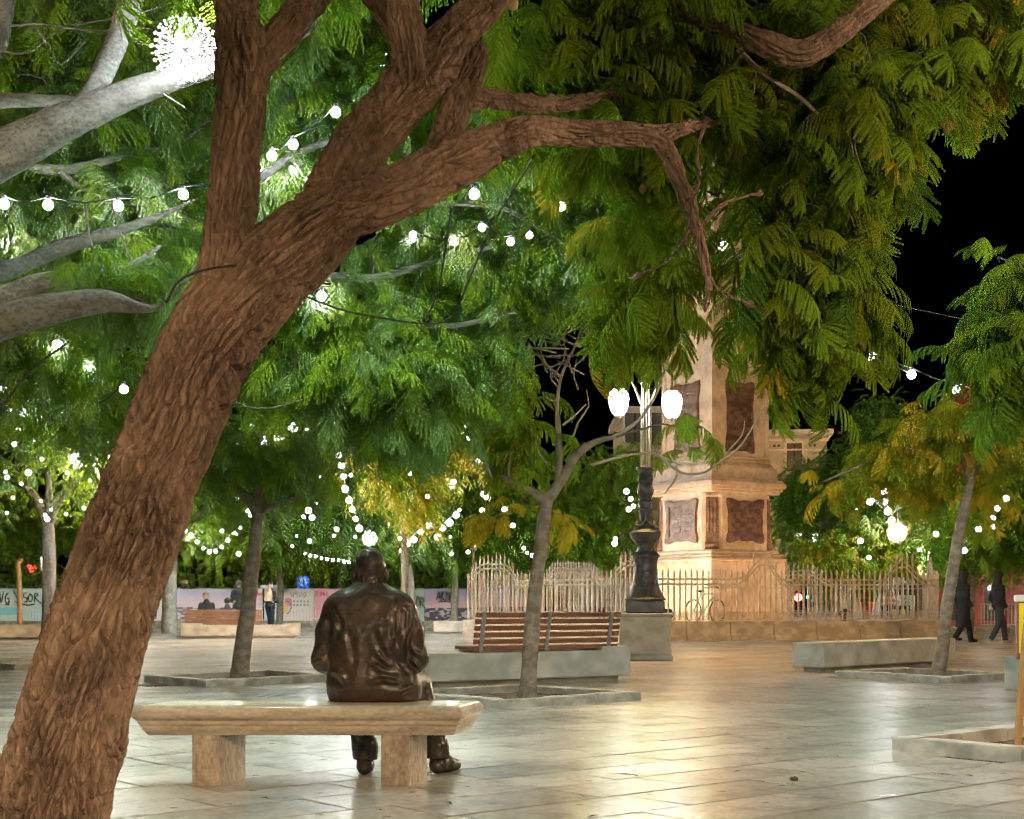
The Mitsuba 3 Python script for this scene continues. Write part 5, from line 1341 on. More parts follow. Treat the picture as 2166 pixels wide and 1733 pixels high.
# ------------------------------------------------------------------ far trees round the square
FAR = [('far tree with golden lit lower leaves between the leaning tree and the slim tree', 852, 40, 1335, [(850, 985, 80, 55, 0, 1.8, 34), (910, 930, 100, 60, 1, 2.0, 40), (870, 1040, 60, 22, -1, 1.0, 10)], ['leaf_yellow', 'leaf_olive'], 41),
       ('far tree hung with light strings behind the statue head', 866, 50, 1325, [(760, 1090, 110, 60, 0, 2.6, 50), (880, 1120, 90, 50, -1, 2.0, 36), (650, 1090, 100, 55, 0.5, 2.4, 40), (760, 1000, 130, 70, 1, 2.6, 40)], ['leaf_cool', 'leaf_deep'], 42),
       ('far dark tree right of the statue head above the hoarding', 960, 54, 1320, [(1000, 1130, 110, 50, 0, 2.4, 54), (1080, 1080, 120, 70, 1, 2.6, 46), (960, 1060, 100, 60, 1, 2.4, 34)], ['leaf_deep', 'leaf_mid'], 43),
       ('far tree behind the left part of the iron fence', 1225, 57, 1318, [(1240, 1120, 120, 80, 0, 2.6, 60), (1290, 1020, 100, 90, 1, 2.6, 46), (1170, 1190, 130, 40, -1, 2.0, 34)], ['leaf_deep', 'leaf_mid'], 44),
       ('far tree with hanging leaves above the far left bench', 590, 56, 1320, [(560, 1100, 110, 50, 0, 2.4, 46), (480, 1130, 80, 35, -0.5, 2.0, 20), (660, 1140, 90, 30, 0, 2.0, 26)], ['leaf_mid', 'leaf_olive'], 45),
       ('far tree at the left edge above the mint hoarding', -30, 58, 1318, [(20, 1100, 140, 50, 0, 2.6, 50), (150, 1100, 120, 45, 0.5, 2.6, 40), (220, 1060, 110, 60, 1, 2.4, 30)], ['leaf_deep', 'leaf_mid'], 46),
       ('bushy far tree with yellow green hanging leaves over the right part of the fence', 1800, 52, 1320, [(1790, 1185, 100, 45, 0, 1.6, 54), (1880, 1140, 90, 60, 0.5, 1.8, 36)], ['leaf_olive', 'leaf_yellow', 'leaf_mid'], 47),
       ('far tree with glowing light string right of the monument', 1940, 56, 1318, [(1900, 1090, 110, 70, 0, 2.2, 50), (1980, 1150, 100, 60, 0, 2.2, 44), (1870, 1010, 90, 60, 1, 2.2, 30)], ['leaf_cool', 'leaf_mid'], 48),
       ('far dark tree with wide flat crown right behind the walking people', 2052, 47, 1342, [(2060, 1150, 110, 45, 0, 2.0, 44), (2140, 1130, 80, 60, 0, 2.0, 34), (2110, 1060, 90, 60, 1, 2.0, 34)], ['leaf_deep', 'leaf_mid'], 49)]
for lab, tx, Y, by, crown, mts, seed in FAR:
    ytop = min(c[1] for c in crown)
    cx_ = crown[0][0]
    yb = max(c[1] for c in crown)
    q = np.random.default_rng(seed)
    brs = [[(tx + (cx_ - tx) * 0.15, yb + 25, 5, 0), ((tx + c[0]) / 2 + q.normal() * 8, (yb + 20 + c[1]) / 2, 3.5, c[4] / 2), (c[0], c[1], 2, c[4])] for c in crown]
    square_tree(lab, None, Y, [(tx, by, 8), (tx + 3, (by + yb) / 2 + 10, 7), (tx + (cx_ - tx) * 0.15, yb + 20, 6)], brs, [(a, b, c, d, e, f, int(g * 1.7)) for a, b, c, d, e, f, g in crown], 'dist', 0.95, mts, seed, group='trees round the far side of the square', per=6, twig=0.02, share=0.35, name='far_tree', sides=8, spread=0.3, hang=0.3)
HG = thing('hedge', 'dark clipped hedge rising behind the printed hoarding', 'hedge')
r = np.random.default_rng(60)
hp = np.column_stack([-27 + 27 * r.random(1500), 72.5 + 1.6 * r.random(1500), 0.3 + 3.2 * r.random(1500) ** 0.8])
hp[:, 2] *= 0.8 + 0.35 * meshkit.noise(np.column_stack([hp[:, 0] * 0.6, hp[:, 0] * 0, hp[:, 0] * 0]), 3)
part(HG, 'foliage', fronds_mesh(frond_mats(hp, r, 0.6, 3, 0.2), 'dist', r), 'leaf_deep', kind='stuff')
part(HG, 'stems', cat_([tube([[x, 73.3, -0.05], [x + 0.1, 73.3, 1.2], [x, 73.3, 2.4]], [0.06, 0.05, 0.02], 5, 0.5) for x in np.arange(-27, 0, 0.9)]), 'mat_twig', kind='stuff')
# dense dark evergreen right of the monument: small leaf clumps, no feathery leaves
EV = thing('evergreen_tree', 'dense black green evergreen tree between the monument and the cream building', 'tree')
r = np.random.default_rng(50)
part(EV, 'trunk', tube([[at(1745, 1300, 60)[0], 60, -0.05], [at(1745, 1300, 60)[0], 60, 3.0], [at(1760, 1300, 60)[0], 60, 6.5]], [0.35, 0.3, 0.15], 10, 0.4), 'mat_bark_grey', smooth=True)
pts = np.vstack([blob(1730, 1090, 90, 130, 60, 2.6, 900, r, 0.3), blob(1800, 1020, 70, 70, 61, 2.4, 600, r, 0.3), blob(1870, 900, 70, 50, 62, 1.8, 400, r, 0.3), blob(1690, 1050, 40, 40, 60, 1.5, 250, r, 0.3), blob(1830, 1050, 90, 110, 61, 2.4, 500, r, 0.3)])
part(EV, 'foliage', fronds_mesh(frond_mats(pts, r, 0.55, 3, 0.25), 'dist', r), 'leaf_deep', kind='stuff')
ST2 = thing('staked_sapling', 'brown wooden stake in the tree pit at the right edge', 'stake')
part(ST2, 'post', tube([at(2151, 1592, 9.75) - [0, 0, 0.05], at(2159, 1480, 9.75), at(2167, 1380, 9.75), at(2179, 1240, 9.75), at(2196, 1050, 9.75)], [0.026, 0.026, 0.025, 0.025, 0.024], 12, 0.06, lambda l, rr: 0.008 * (meshkit.fbm(l.reshape(-1, 3) * [30, 30, 6], 3) - 0.5).reshape(rr.shape)), 'mat_stake', smooth=True)

# ================================================================== LIGHT STRINGS AND LIGHT BALLS IN THE TREES
ICO1, ICO2 = trimesh.creation.icosphere(1, 1.0), trimesh.creation.icosphere(2, 1.0)


def light_string(label, bulbs, rad, L=BULB_L, sag=12, single_bulbs=True, weight=0.5, cable=True, col=LED, ends=None):
    """bulbs: rows (px, py, Y); a dark cable with white bulbs hanging just under it"""
    k = thing('light_string', label, 'string lights', 'white string lights hung in the trees')
    B_ = [at(*b) for b in bulbs]
    if cable and len(B_) > 1:
        pts = []
        for i, b in enumerate(B_):
            pts.append(b + [0, 0, rad * 1.5])
            if i + 1 < len(B_):
                pts.append((b + B_[i + 1]) / 2 + [0, 0, rad * 1.5 - sag * b[1] / FPX])
        part(k, 'cable', tube(pts, np.full(len(pts), 0.006 if B_[0][1] < 20 else 0.012), 5, 0.08), 'mat_cable', smooth=True)
    if single_bulbs:
        for b in B_:
            bk = part(k, 'bulb', place(ICO2, mat(b, 0, rad)), 'mat_glow_off', smooth=True, emit=np.array(col) * L, weight=weight)
            part(bk, 'socket', lathe([(rad * 0.5, rad * 0.8), (rad * 0.5, rad * 1.7), (rad * 0.2, rad * 1.9)], 8, b), 'mat_cable')
    else:
        part(k, 'bulbs', cat_([place(ICO1, mat(b, 0, rad * (0.8 + 0.4 * ((i * 37) % 10) / 10))) for i, b in enumerate(B_)]), 'mat_glow_off', emit=np.array(col) * L, weight=weight, kind='stuff')
    return k


light_string('string of big white bulbs at the left edge below the smooth grey branch', [(8, 432, 9.6), (102, 434, 9.6), (250, 436, 9.7), (388, 412, 9.8), (560, 372, 10.4), (622, 357, 10.6)], 0.036)
light_string('pair of white bulbs hanging between the fork and the middle limb', [(575, 330, 9.6), (620, 306, 9.5), (710, 238, 9.3)], 0.034)
light_string('string of white bulbs just under the low limb of the leaning tree', [(873, 497, 12.6), (962, 513, 12.0), (1020, 482, 11.4), (1080, 512, 11.2), (1120, 498, 11.8)], 0.03)
light_string('bright white bulb shining at the underside of the low limb', [(985, 380, 7.4), (1003, 411, 7.0)], 0.026, sag=2, L=BULB_L * 0.5)
light_string('string of white bulbs left of the leaning trunk at half height', [(6, 820, 14.0), (50, 875, 14), (118, 730, 13), (190, 778, 13.4), (178, 858, 13.8), (262, 824, 12.6)], 0.04, sag=20)
light_string('white bulbs among the hanging leaves right of the leaning trunk', [(12, 515, 10.5), (30, 640, 11.0), (680, 627, 11.6), (750, 760, 12.5)], 0.04, cable=False)
light_string('cold white bulb glowing inside the right leaves before the obelisk', [(1187, 437, 10.4), (1240, 362, 10.4), (1530, 520, 9.8)], 0.034, cable=False)
light_string('white bulbs above the slim right tree under the black sky', [(1845, 755, 15.0), (1928, 793, 15.5), (2022, 824, 16.0), (2118, 845, 16.0), (2180, 850, 16.0)], 0.05, sag=6)
light_string('upright string of white bulbs in the far tree above the statue', [(x, y, 36.5) for x, y in ((704, 880), (707, 896), (708, 914), (712, 937), (715, 962), (722, 985), (727, 1008), (730, 1035), (738, 1058), (745, 1078), (752, 1098), (760, 1118))], 0.085, L=BULB_L * 0.6, sag=2, single_bulbs=False, weight=1.0)
light_string('string of white bulbs rising right from the light ball above the statue', [(850, 1165, 45), (862, 1150, 45), (876, 1142, 45), (890, 1126, 45), (906, 1111, 45), (925, 1136, 45), (937, 1118, 45), (951, 1106, 45), (965, 1090, 45)], 0.10, L=BULB_L * 0.6, sag=2, single_bulbs=False, weight=1.0)
light_string('low string of small white bulbs left of the statue head', [(645, 1172, 46), (656, 1176, 46), (668, 1178, 46), (680, 1182, 46), (692, 1184, 46), (704, 1186, 46), (716, 1186, 46), (728, 1189, 46), (738, 1190, 46)], 0.045, L=BULB_L * 0.5, sag=1, single_bulbs=False, weight=0.5)
light_string('scattered white bulbs in the crown left of the statue', [(530, 905, 24), (620, 905, 25), (560, 940, 26), (585, 925, 26), (652, 1080, 36), (660, 1095, 36), (712, 1120, 40), (528, 1085, 30), (505, 1172, 50), (655, 1145, 44), (450, 1140, 50), (445, 1125, 50)], 0.08, L=BULB_L * 0.5, cable=False, single_bulbs=False, weight=0.7)
light_string('scattered white bulbs behind the slim middle tree', [(985, 905, 34), (978, 918, 34), (992, 925, 34), (1000, 900, 34), (1022, 1045, 40), (1020, 1080, 40), (1028, 1052, 40), (1068, 1078, 40), (1085, 1112, 42), (960, 1020, 40), (1010, 975, 38), (945, 1010, 42), (1108, 1160, 52), (1115, 1170, 52), (1126, 1175, 52), (990, 1168, 50), (955, 1172, 50)], 0.075, L=BULB_L * 0.5, cable=False, single_bulbs=False, weight=0.7)
light_string('column of white bulbs beside the shaft of the street lamp', [(1302, 1140, 50), (1325, 1040, 46), (1334, 1056, 46), (1340, 1071, 46), (1300, 1150, 50), (1330, 1078, 46)], 0.09, L=BULB_L * 0.5, sag=1, cable=False, single_bulbs=False, weight=0.5)
light_string('upright string of white bulbs in the far tree right of the monument', [(1848, 1022, 50), (1864, 1018, 50), (1870, 1040, 50), (1873, 1060, 50), (1878, 1082, 50), (1840, 1062, 50), (1886, 1100, 50)], 0.12, L=BULB_L * 0.6, sag=2, single_bulbs=False, weight=0.8)
light_string('white bulbs in the far tree at the right edge', [(2120, 1032, 40), (2128, 1055, 40), (2110, 1076, 40), (2100, 1096, 40), (2070, 1120, 44), (1980, 1130, 44), (2100, 1115, 44), (1820, 1145, 48), (1945, 1165, 48), (1963, 1172, 48), (1810, 1075, 48), (2040, 1165, 44), (1838, 1180, 48)], 0.085, L=BULB_L * 0.5, cable=False, single_bulbs=False, weight=0.7)
rb = np.random.default_rng(404)
light_string('draped string of small white bulbs low in the crowns left of the young leaning tree', [(x, 1150 + 26 * math.sin(x / 22.0) - 0.05 * (x - 300), 43) for x in range(300, 520, 13)], 0.055, L=BULB_L * 0.5, sag=1, single_bulbs=False, weight=0.5)
light_string('sprinkle of tiny white bulbs in the far crowns behind the statue', [(430 + 560 * rb.random(), 900 + 260 * rb.random(), 34 + 10 * rb.random()) for _ in range(46)], 0.045, L=BULB_L * 0.7, cable=False, single_bulbs=False, weight=1.0)
light_string('sprinkle of tiny white bulbs in the crowns left of the leaning trunk', [(-10 + 290 * rb.random(), 840 + 260 * rb.random(), 25 + 8 * rb.random()) for _ in range(30)], 0.035, L=BULB_L * 0.8, cable=False, single_bulbs=False, weight=1.0)
light_string('small white bulbs in the crown over the mint hoarding', [(30, 940, 30), (60, 1000, 30), (20, 870, 26), (145, 875, 26), (210, 880, 24), (100, 1098, 33), (15, 1010, 32), (165, 960, 30), (40, 905, 28)], 0.06, L=BULB_L * 0.6, cable=False, single_bulbs=False, weight=0.7)
light_string('bulbs in the high leaves behind the fork of the leaning tree', [(560, 405, 14), (640, 330, 14), (600, 260, 14), (820, 120, 13), (805, 140, 13), (880, 355, 13)], 0.035, L=BULB_L * 0.7, cable=False, single_bulbs=False, weight=0.8)


def light_ball(label, c, R, n, L, weight):
    k = thing('light_ball', label, 'light ball', 'glittering balls of tiny white lights')
    i = np.arange(n) + 0.5
    ph, th = np.arccos(1 - 2 * i / n), PI * (1 + 5 ** 0.5) * i
    d = np.stack([np.cos(th) * np.sin(ph), np.sin(th) * np.sin(ph), np.cos(ph)], 1)
    q = np.random.default_rng(n)
    rr = R * (0.86 + 0.2 * q.random(n))
    s = R * 0.036
    part(k, 'tiny_lights', cat_([place(ICO1 if R < 0.25 and n < 400 else ICO1, mat(c + d[j] * rr[j], 0, s * (0.7 + 0.7 * q.random()))) for j in range(n)]), 'mat_glow_off', emit=np.array(LED) * L, weight=weight, kind='stuff')
    part(k, 'stalks', cat_([tube([c, c + d[j] * rr[j]], [s * 0.16, s * 0.16], 3, 1, caps=False) for j in range(n)]), 'mat_steel', kind='stuff')
    part(k, 'hanger', tube([c + [0, 0, R * 0.9], c + [0.02, 0, R * 1.8], c + [0.05, 0.02, R * 3.5]], [0.006, 0.006, 0.006], 5, 0.05), 'mat_cable')
    return k


light_ball('big glittering ball of white lights hanging left of the leaning trunk', at(392, 104, 8.25), 0.185, 260, BALL_L * 8, 5.0)
light_ball('small glittering ball of white lights above the statue head', at(782, 1139, 45.2), 0.24, 80, BALL_L * 6, 2.0)
light_ball('small glittering ball of white lights in the far tree right of the monument', at(1898, 1127, 50), 0.34, 90, BALL_L * 6, 2.0)

# loose cables and wires
CB = [('black cable looping under the low limb', [(648, 628, 8.0), (720, 655, 8.2), (800, 672, 8.4), (900, 685, 8.5), (955, 672, 8.4), (985, 610, 8.2), (1040, 480, 7.8), (1100, 380, 7.4), (1128, 330, 7.0)]), ('thin black cable hanging straight from the low limb', [(955, 440, 7.0), (940, 540, 7.4), (925, 620, 7.8), (900, 680, 8.2)]),
      ('black cable wrapped round the fork of the leaning trunk', [(338, 618, 5.9), (352, 640, 5.88), (372, 600, 5.86), (410, 578, 5.86), (460, 566, 5.9), (500, 562, 5.95)]), ('black cable sagging from the right side of the leaning trunk', [(485, 845, 7.0), (530, 862, 8.0), (580, 862, 9.0), (640, 845, 10.0)]), ('thin cable crossing the leaves at the left edge', [(-20, 900, 12), (60, 790, 12), (150, 720, 12), (230, 650, 12)]),
      ('pale wire crossing the black sky on the right', [(1780, 620, 20), (1860, 638, 22), (1940, 655, 24), (2060, 680, 26), (2300, 730, 30)]), ('wire running down to the right tree below the leaves', [(1760, 720, 15), (1840, 752, 15.2), (1925, 790, 15.5)])]
for lab, q in CB:
    single('cable', tube([at(*a) for a in q], np.full(len(q), 0.005 if q[0][2] < 12 else 0.009), 5, 0.05), 'mat_steel' if 'pale' in lab else 'mat_cable', lab, 'cable', smooth=True)
# ================================================================== BACKGROUND: hoarding, buildings, vehicles, signs
HB = 70.0


def strokes(key, name, paths, x0, z0, w, hgt, y, matn, rad=0.022):
    """hand-drawn paint strokes: rows of points in a unit box, on the face y"""
    ms = []
    for p_ in paths:
        q = [[x0 + a * w, y, z0 + b * hgt] for a, b in p_]
        ms.append(tube(q, np.full(len(q), rad), 5, 0.06))
    part(key, name, cat_(ms), matn, kind=None)


def hx(px):
    return float(at(px, 0, HB)[0])


ZT, ZB = 1.74, 0.02
thing('hoarding', 'long printed hoarding with graffiti closing the far side of the square', 'hoarding')


def panel(px0, px1, matn, label=None, zt=ZT, zb=ZB, dy=0.0):
    k_ = part('hoarding', 'panel', box([(hx(px0) + hx(px1)) / 2, HB + dy, (zt + zb) / 2], [hx(px1) - hx(px0) - 0.02, 0.06, zt - zb]), matn, label=label)
    return k_


FY = HB - 0.045
pm = panel(-160, 122, 'mat_mint', 'mint green panel with black graffiti')
part(pm, 'print', cat_([box([hx(16), FY + 0.012, 0.62], [1.5, 0.006, 0.36]), box([hx(105), FY + 0.012, 0.55], [0.7, 0.006, 0.3])]), 'mat_teal_print')
tx = text_mesh('ión', 0.26, 0.006)
tx.apply_transform(trimesh.transformations.rotation_matrix(PI / 2, [1, 0, 0]))
tx.apply_translation([hx(4), FY + 0.016, 0.98])
part(pm, 'lettering', tx, 'mat_pale_print')
strokes(pm, 'graffiti', [[(0, 1), (0.04, 0.2), (0.09, 0.95)], [(0.2, 0.85), (0.13, 0.6), (0.14, 0.2), (0.2, 0.15), (0.21, 0.45), (0.17, 0.45)], [(0.13, 0.1), (0.2, 0.02), (0.23, 0.3)],
                         [(0.32, 0.95), (0.40, 0.5), (0.42, 0.15), (0.34, 0.25)], [(0.50, 0.85), (0.45, 0.6), (0.52, 0.5), (0.47, 0.25)], [(0.62, 0.85), (0.56, 0.8), (0.55, 0.55), (0.62, 0.5), (0.63, 0.25), (0.55, 0.22)], [(0.70, 0.8), (0.66, 0.5), (0.70, 0.22), (0.76, 0.5), (0.70, 0.8)], [(0.80, 0.2), (0.81, 0.82), (0.88, 0.7), (0.82, 0.5), (0.95, 0.1)], [(0.5, 0.08), (0.65, 0.0), (0.8, 0.06)], [(0.3, 1.0), (0.36, 0.8)]],
        hx(0), 0.92, hx(92) - hx(0), 0.72, FY, 'mat_graffiti', 0.030)
pmb = panel(122, 300, 'mat_mint')
panel(300, 334, 'mat_sunset_print', 'dusk panorama panel left of the white pillar')
panel(372, 498, 'mat_sunset_print', 'dusk panorama panel behind the far bench')
pp = panel(540, 556, 'mat_rose')
pk_ = panel(594, 664, 'mat_cream_print', 'cream panel with an orange sun and grey lettering')
pq = panel(664, 815, 'mat_pink', 'hot pink panel with red scrawl')
part(pk_, 'sun', place(lathe([(0.0, 0), (0.32, 0), (0.32, 0.006), (0.0, 0.006)], 28), trimesh.transformations.translation_matrix([hx(597), FY + 0.016, 0.82]) @ trimesh.transformations.rotation_matrix(PI / 2, [1, 0, 0])), 'mat_sun_print')
part(pk_, 'pink_dot', place(lathe([(0.0, 0), (0.2, 0), (0.2, 0.006), (0.0, 0.006)], 24), trimesh.transformations.translation_matrix([hx(610), FY + 0.008, 1.08]) @ trimesh.transformations.rotation_matrix(PI / 2, [1, 0, 0])), 'mat_pink')
strokes(pk_, 'ring', [[(0.5 + 0.5 * math.sin(a), 0.5 - 0.5 * math.cos(a)) for a in np.linspace(0, PI, 9)]], hx(595), 0.5, 0.5, 0.62, FY - 0.004, 'mat_graffiti', 0.014)
for j, (px, z, wd) in enumerate(((627, 1.1, 1.0), (627, 0.92, 1.0))):
    rr_ = np.random.default_rng(j)
    part(pk_, 'faint_print', cat_([box([hx(615) + 0.17 * i, FY + 0.01, z], [0.09, 0.006, 0.11]) for i in range(6)]), 'mat_grey_paint', kind='stuff')
strokes(pk_, 'graffiti', [[(0, 0.9), (-0.05, 0.6), (0.1, 0.5), (0, 0.15)], [(0.16, 0.1), (0.2, 0.9), (0.28, 0.5), (0.36, 0.95), (0.4, 0.1)], [(0.5, 0.8), (0.6, 0.2), (0.72, 0.85)], [(0.88, 0.85), (0.78, 0.5), (0.9, 0.15), (1.0, 0.5), (0.88, 0.85)]], hx(616), 1.26, hx(648) - hx(616), 0.36, FY, 'mat_grey_paint', 0.022)
strokes(pq, 'graffiti', [[(0, 0.95), (0.2, 0.85), (0.05, 0.55), (0.2, 0.4), (0, 0.2)], [(0.35, 0.2), (0.42, 0.85), (0.5, 0.4), (0.6, 0.9), (0.64, 0.2)], [(0.8, 0.9), (0.82, 0.25), (1.0, 0.25)]], hx(666), 1.28, hx(698) - hx(666), 0.34, FY, 'mat_red_paint', 0.024)
strokes(pp, 'graffiti', [[(0, 0.5), (0.3, 0.9), (0.5, 0.3), (0.8, 0.9), (1, 0.2)]], hx(541), 1.3, 0.3, 0.25, FY, 'mat_red_paint', 0.02)
for j, (k0, p0, p1) in enumerate(((pk_, 600, 662), (pq, 668, 740), (pm, 60, 118))):
    part(k0, 'railing_print', cat_([box([x, FY + 0.012, 0.42], [0.03, 0.006, 0.5]) for x in np.arange(hx(p0), hx(p1), 0.16)]), 'mat_rose' if j < 2 else 'mat_teal_print', kind='stuff')
pt = panel(815, 898, 'mat_mint', 'teal panel right of the statue')
strokes(pt, 'graffiti', [[(0.0, 0.9), (0.25, 0.5), (0.1, 0.1)], [(0.3, 0.3), (0.45, 0.9), (0.6, 0.4), (0.4, 0.2)], [(0.65, 0.1), (0.75, 0.8), (0.95, 0.6), (0.8, 0.4), (1.0, 0.1)]], hx(872), 0.7, 0.6, 0.75, FY, 'mat_graffiti', 0.02)
pd = panel(898, 1120, 'mat_sunset_print', 'dusk town panorama panel with black tag')
strokes(pd, 'graffiti', [[(0, 0.1), (0.12, 0.95), (0.2, 0.3), (0.1, 0.5)], [(0.25, 0.0), (0.33, 0.9), (0.42, 0.8), (0.3, 0.5), (0.48, 0.05)], [(0.55, 0.1), (0.62, 0.9), (0.72, 0.1)], [(0.78, 0.0), (0.8, 0.8), (0.95, 0.7), (0.82, 0.45), (1.0, 0.2)], [(0.1, -0.1), (0.5, -0.05), (0.9, -0.12)]], hx(924), 1.12, hx(958) - hx(924), 0.5, FY - 0.004, 'mat_graffiti', 0.026)
part('hoarding', 'footing', box([hx(480), HB, -0.02], [hx(1120) - hx(-160), 0.3, 0.14]), 'mat_kerb')
for px, lab, mt in ((345, 'white square pillar in the hoarding left of the stout grey trunk', 'mat_white_paint'), (575, 'pale blue pillar in the hoarding beside the person with the cream back', 'mat_blue_white')):
    k = thing('pillar', lab, 'pillar', 'square pillars set into the hoarding')
    x = hx(px)
    w = 0.32 if px < 400 else 0.42
    part(k, 'shaft', cat_([box([x, HB - 0.1, 0.9], [w * 1.5, w * 1.5, 1.7], 0, 0.02), box([x, HB - 0.1, 0.12], [w * 2.3, w * 2.3, 0.24], 0, 0.02)]), mt)
    part(k, 'cap', box([x, HB - 0.1, 1.82], [w * 2.3, w * 2.2, 0.18], 0, 0.02), mt)
    if px < 400:
        part(k, 'finial', lathe([(0.16, 1.91), (0.2, 1.98), (0.2, 2.25), (0.12, 2.34), (0.0, 2.4)], 14, (x, HB - 0.1, 0)), mt, smooth=40)

def windows_on(k, M, spec, depth=0.12, frame='mat_trim', glass='mat_window'):
    for x, z, w, h_, *lit in spec:
        wk = part(k, 'window', place(cat_([box([x, -0.03, z + h_ / 2 + 0.06], [w + 0.24, 0.12, 0.12]), box([x, -0.03, z - h_ / 2 - 0.06], [w + 0.24, 0.14, 0.10]), box([x - w / 2 - 0.06, -0.03, z], [0.12, 0.10, h_]), box([x + w / 2 + 0.06, -0.03, z], [0.12, 0.10, h_])]), M), frame)
        if lit and lit[0]:
            part(wk, 'pane', place(box([x, 0.02, z], [w, 0.04, h_]), M), 'mat_glow_off', emit=np.array(lit[0]), weight=0.3)
        else:
            part(wk, 'pane', place(box([x, 0.02, z], [w, 0.06, h_]), M), glass)
        if not (lit and lit[0]):
            part(wk, 'shutter', place(cat_([box([x - w / 4 * 1.02 + i * w / 2.0 * 1.02, -0.015, z], [w / 2 - 0.08, 0.03, h_ - 0.06]) for i in (0, 1)]), M), 'mat_shutter')


# cream building behind the monument on the right
YB = 84.0
k = thing('cream_building', 'cream building with a flat cornice showing above the dark tree right of the monument', 'building')
x0, x1 = at(1560, 0, YB)[0], at(1760, 0, YB)[0]
zt = at(0, 912, YB)[2]
M = mat([x0, YB + 2.0, 0], math.radians(-7))
W = x1 - x0
part(k, 'wall', place(box([W / 2, 5, zt / 2], [W, 10, zt]), M), 'mat_cream_wall')
part(k, 'cornice', place(cat_([box([W / 2, 5, zt + 0.1], [W + 0.8, 10.8, 0.3]), box([W / 2, 5, zt - 0.35], [W + 0.3, 10.3, 0.14]), box([W / 2, 5, zt - 0.95], [W + 0.16, 10.16, 0.1])]), M), 'mat_trim')
wz = at(0, 962, YB)[2]
windows_on(k, M, [(W * 0.66, wz, 0.9, 1.7), (W * 0.25, wz, 0.9, 1.7), (W * 0.66, wz - 3.2, 0.9, 1.7)])
for i, px in enumerate((1650, 1659, 1726, 1735)):
    part(k, 'vent', place(box([at(px, 0, YB)[0] - x0, -0.01, at(0, 937, YB)[2]], [0.14, 0.06, 0.14]), M), 'mat_shutter')
part(k, 'side_wing', place(box([W + 3.2, 7, zt / 2 - 0.9], [7.2, 8, zt - 1.8]), M), 'mat_cream_wall')

# building behind the street lamp
YL = 68.0
k = thing('tall_house', 'pale house with tall windows half hidden behind the street lamp and twigs', 'building')
x0, x1 = at(1322, 0, YL)[0], at(1470, 0, YL)[0]
M = mat([x0, YL, 0], 0.0)
W, zt = x1 - x0, at(0, 872, YL)[2]
part(k, 'wall', place(box([W / 2, 4, zt / 2], [W, 8, zt]), M), 'mat_cream_wall')
part(k, 'cornice', place(cat_([box([W / 2, 4, zt + 0.1], [W + 0.5, 8.5, 0.3]), box([W / 2, 3.9, at(0, 952, YL)[2]], [W + 0.2, 8.2, 0.16])]), M), 'mat_trim')
windows_on(k, M, [(at(px, 0, YL)[0] - x0, at(0, py, YL)[2], 0.95, 1.7, lit) for px, py, lit in ((1343, 905, None), (1343, 980, None),  (1400, 905, None), (1440, 905, None), (1343, 1150, None))])

k = thing('brick_tower', 'orange lit brick tower top between the black sky and the right edge leaves', 'building')
YT = 88.0
xa, xb, zt = at(2032, 0, YT)[0], at(2110, 0, YT)[0], at(0, 716, YT)[2]
part(k, 'wall', box([(xa + xb) / 2, YT, zt / 2], [xb - xa, 3.0, zt]), 'mat_brick')
part(k, 'cap', cat_([box([(xa + xb) / 2, YT, zt + 0.1], [xb - xa + 0.3, 3.3, 0.22]), box([(xa + xb) / 2, YT, zt - 0.5], [xb - xa + 0.12, 3.12, 0.12])]), 'mat_brick')

# red building at the right behind the walking people
YR = 62.0
k = thing('red_building', 'dull red building with dark windows and lit notices behind the walking people', 'building')
x0, x1, zt = at(1985, 0, YR)[0], at(2420, 0, YR)[0], at(0, 1212, YR)[2]
M = mat([x0, YR, 0], 0.0)
W = x1 - x0
part(k, 'wall', place(box([W / 2, 4, zt / 2], [W, 8, zt]), M), 'mat_red_wall')
part(k, 'cornice', place(box([W / 2, 4, zt + 0.08], [W + 0.3, 8.3, 0.24]), M), 'mat_red_wall')
wx = lambda px: at(px, 0, YR)[0] - x0
wz = lambda py: at(0, py, YR)[2]
windows_on(k, M, [(wx(2104), wz(1275), 0.95, 1.55), (wx(2030), wz(1275), 0.9, 1.5)], frame='mat_red_wall')
part(k, 'lit_notice', place(box([wx(2102), -0.16, wz(1243)], [0.62, 0.08, 0.24]), M), 'mat_glow_off', emit=(2.5, 3.0, 3.2), weight=0.3)
part(k, 'lit_notice', place(cat_([box([wx(2025), -0.16, wz(1242)], [0.30, 0.08, 0.2])]), M), 'mat_glow_off', emit=(2.5, 2.6, 3.6), weight=0.3)
part(k, 'notice', place(box([wx(2097), -0.14, wz(1284)], [0.26, 0.06, 0.22]), M), 'mat_white_paint')
k = thing('barrier', 'grey metal crowd barrier in front of the red building', 'barrier')
xa, xb = at(2075, 0, 54)[0], at(2240, 0, 54)[0]
part(k, 'frame', cat_([box([(xa + xb) / 2, 54, 0.98], [xb - xa, 0.04, 0.04]), box([(xa + xb) / 2, 54, 0.2], [xb - xa, 0.04, 0.04])]), 'mat_steel')
for x in np.linspace(xa, xb, 24):
    part(k, 'bar', box([x, 54, 0.55], [0.03, 0.03, 0.82]), 'mat_steel')

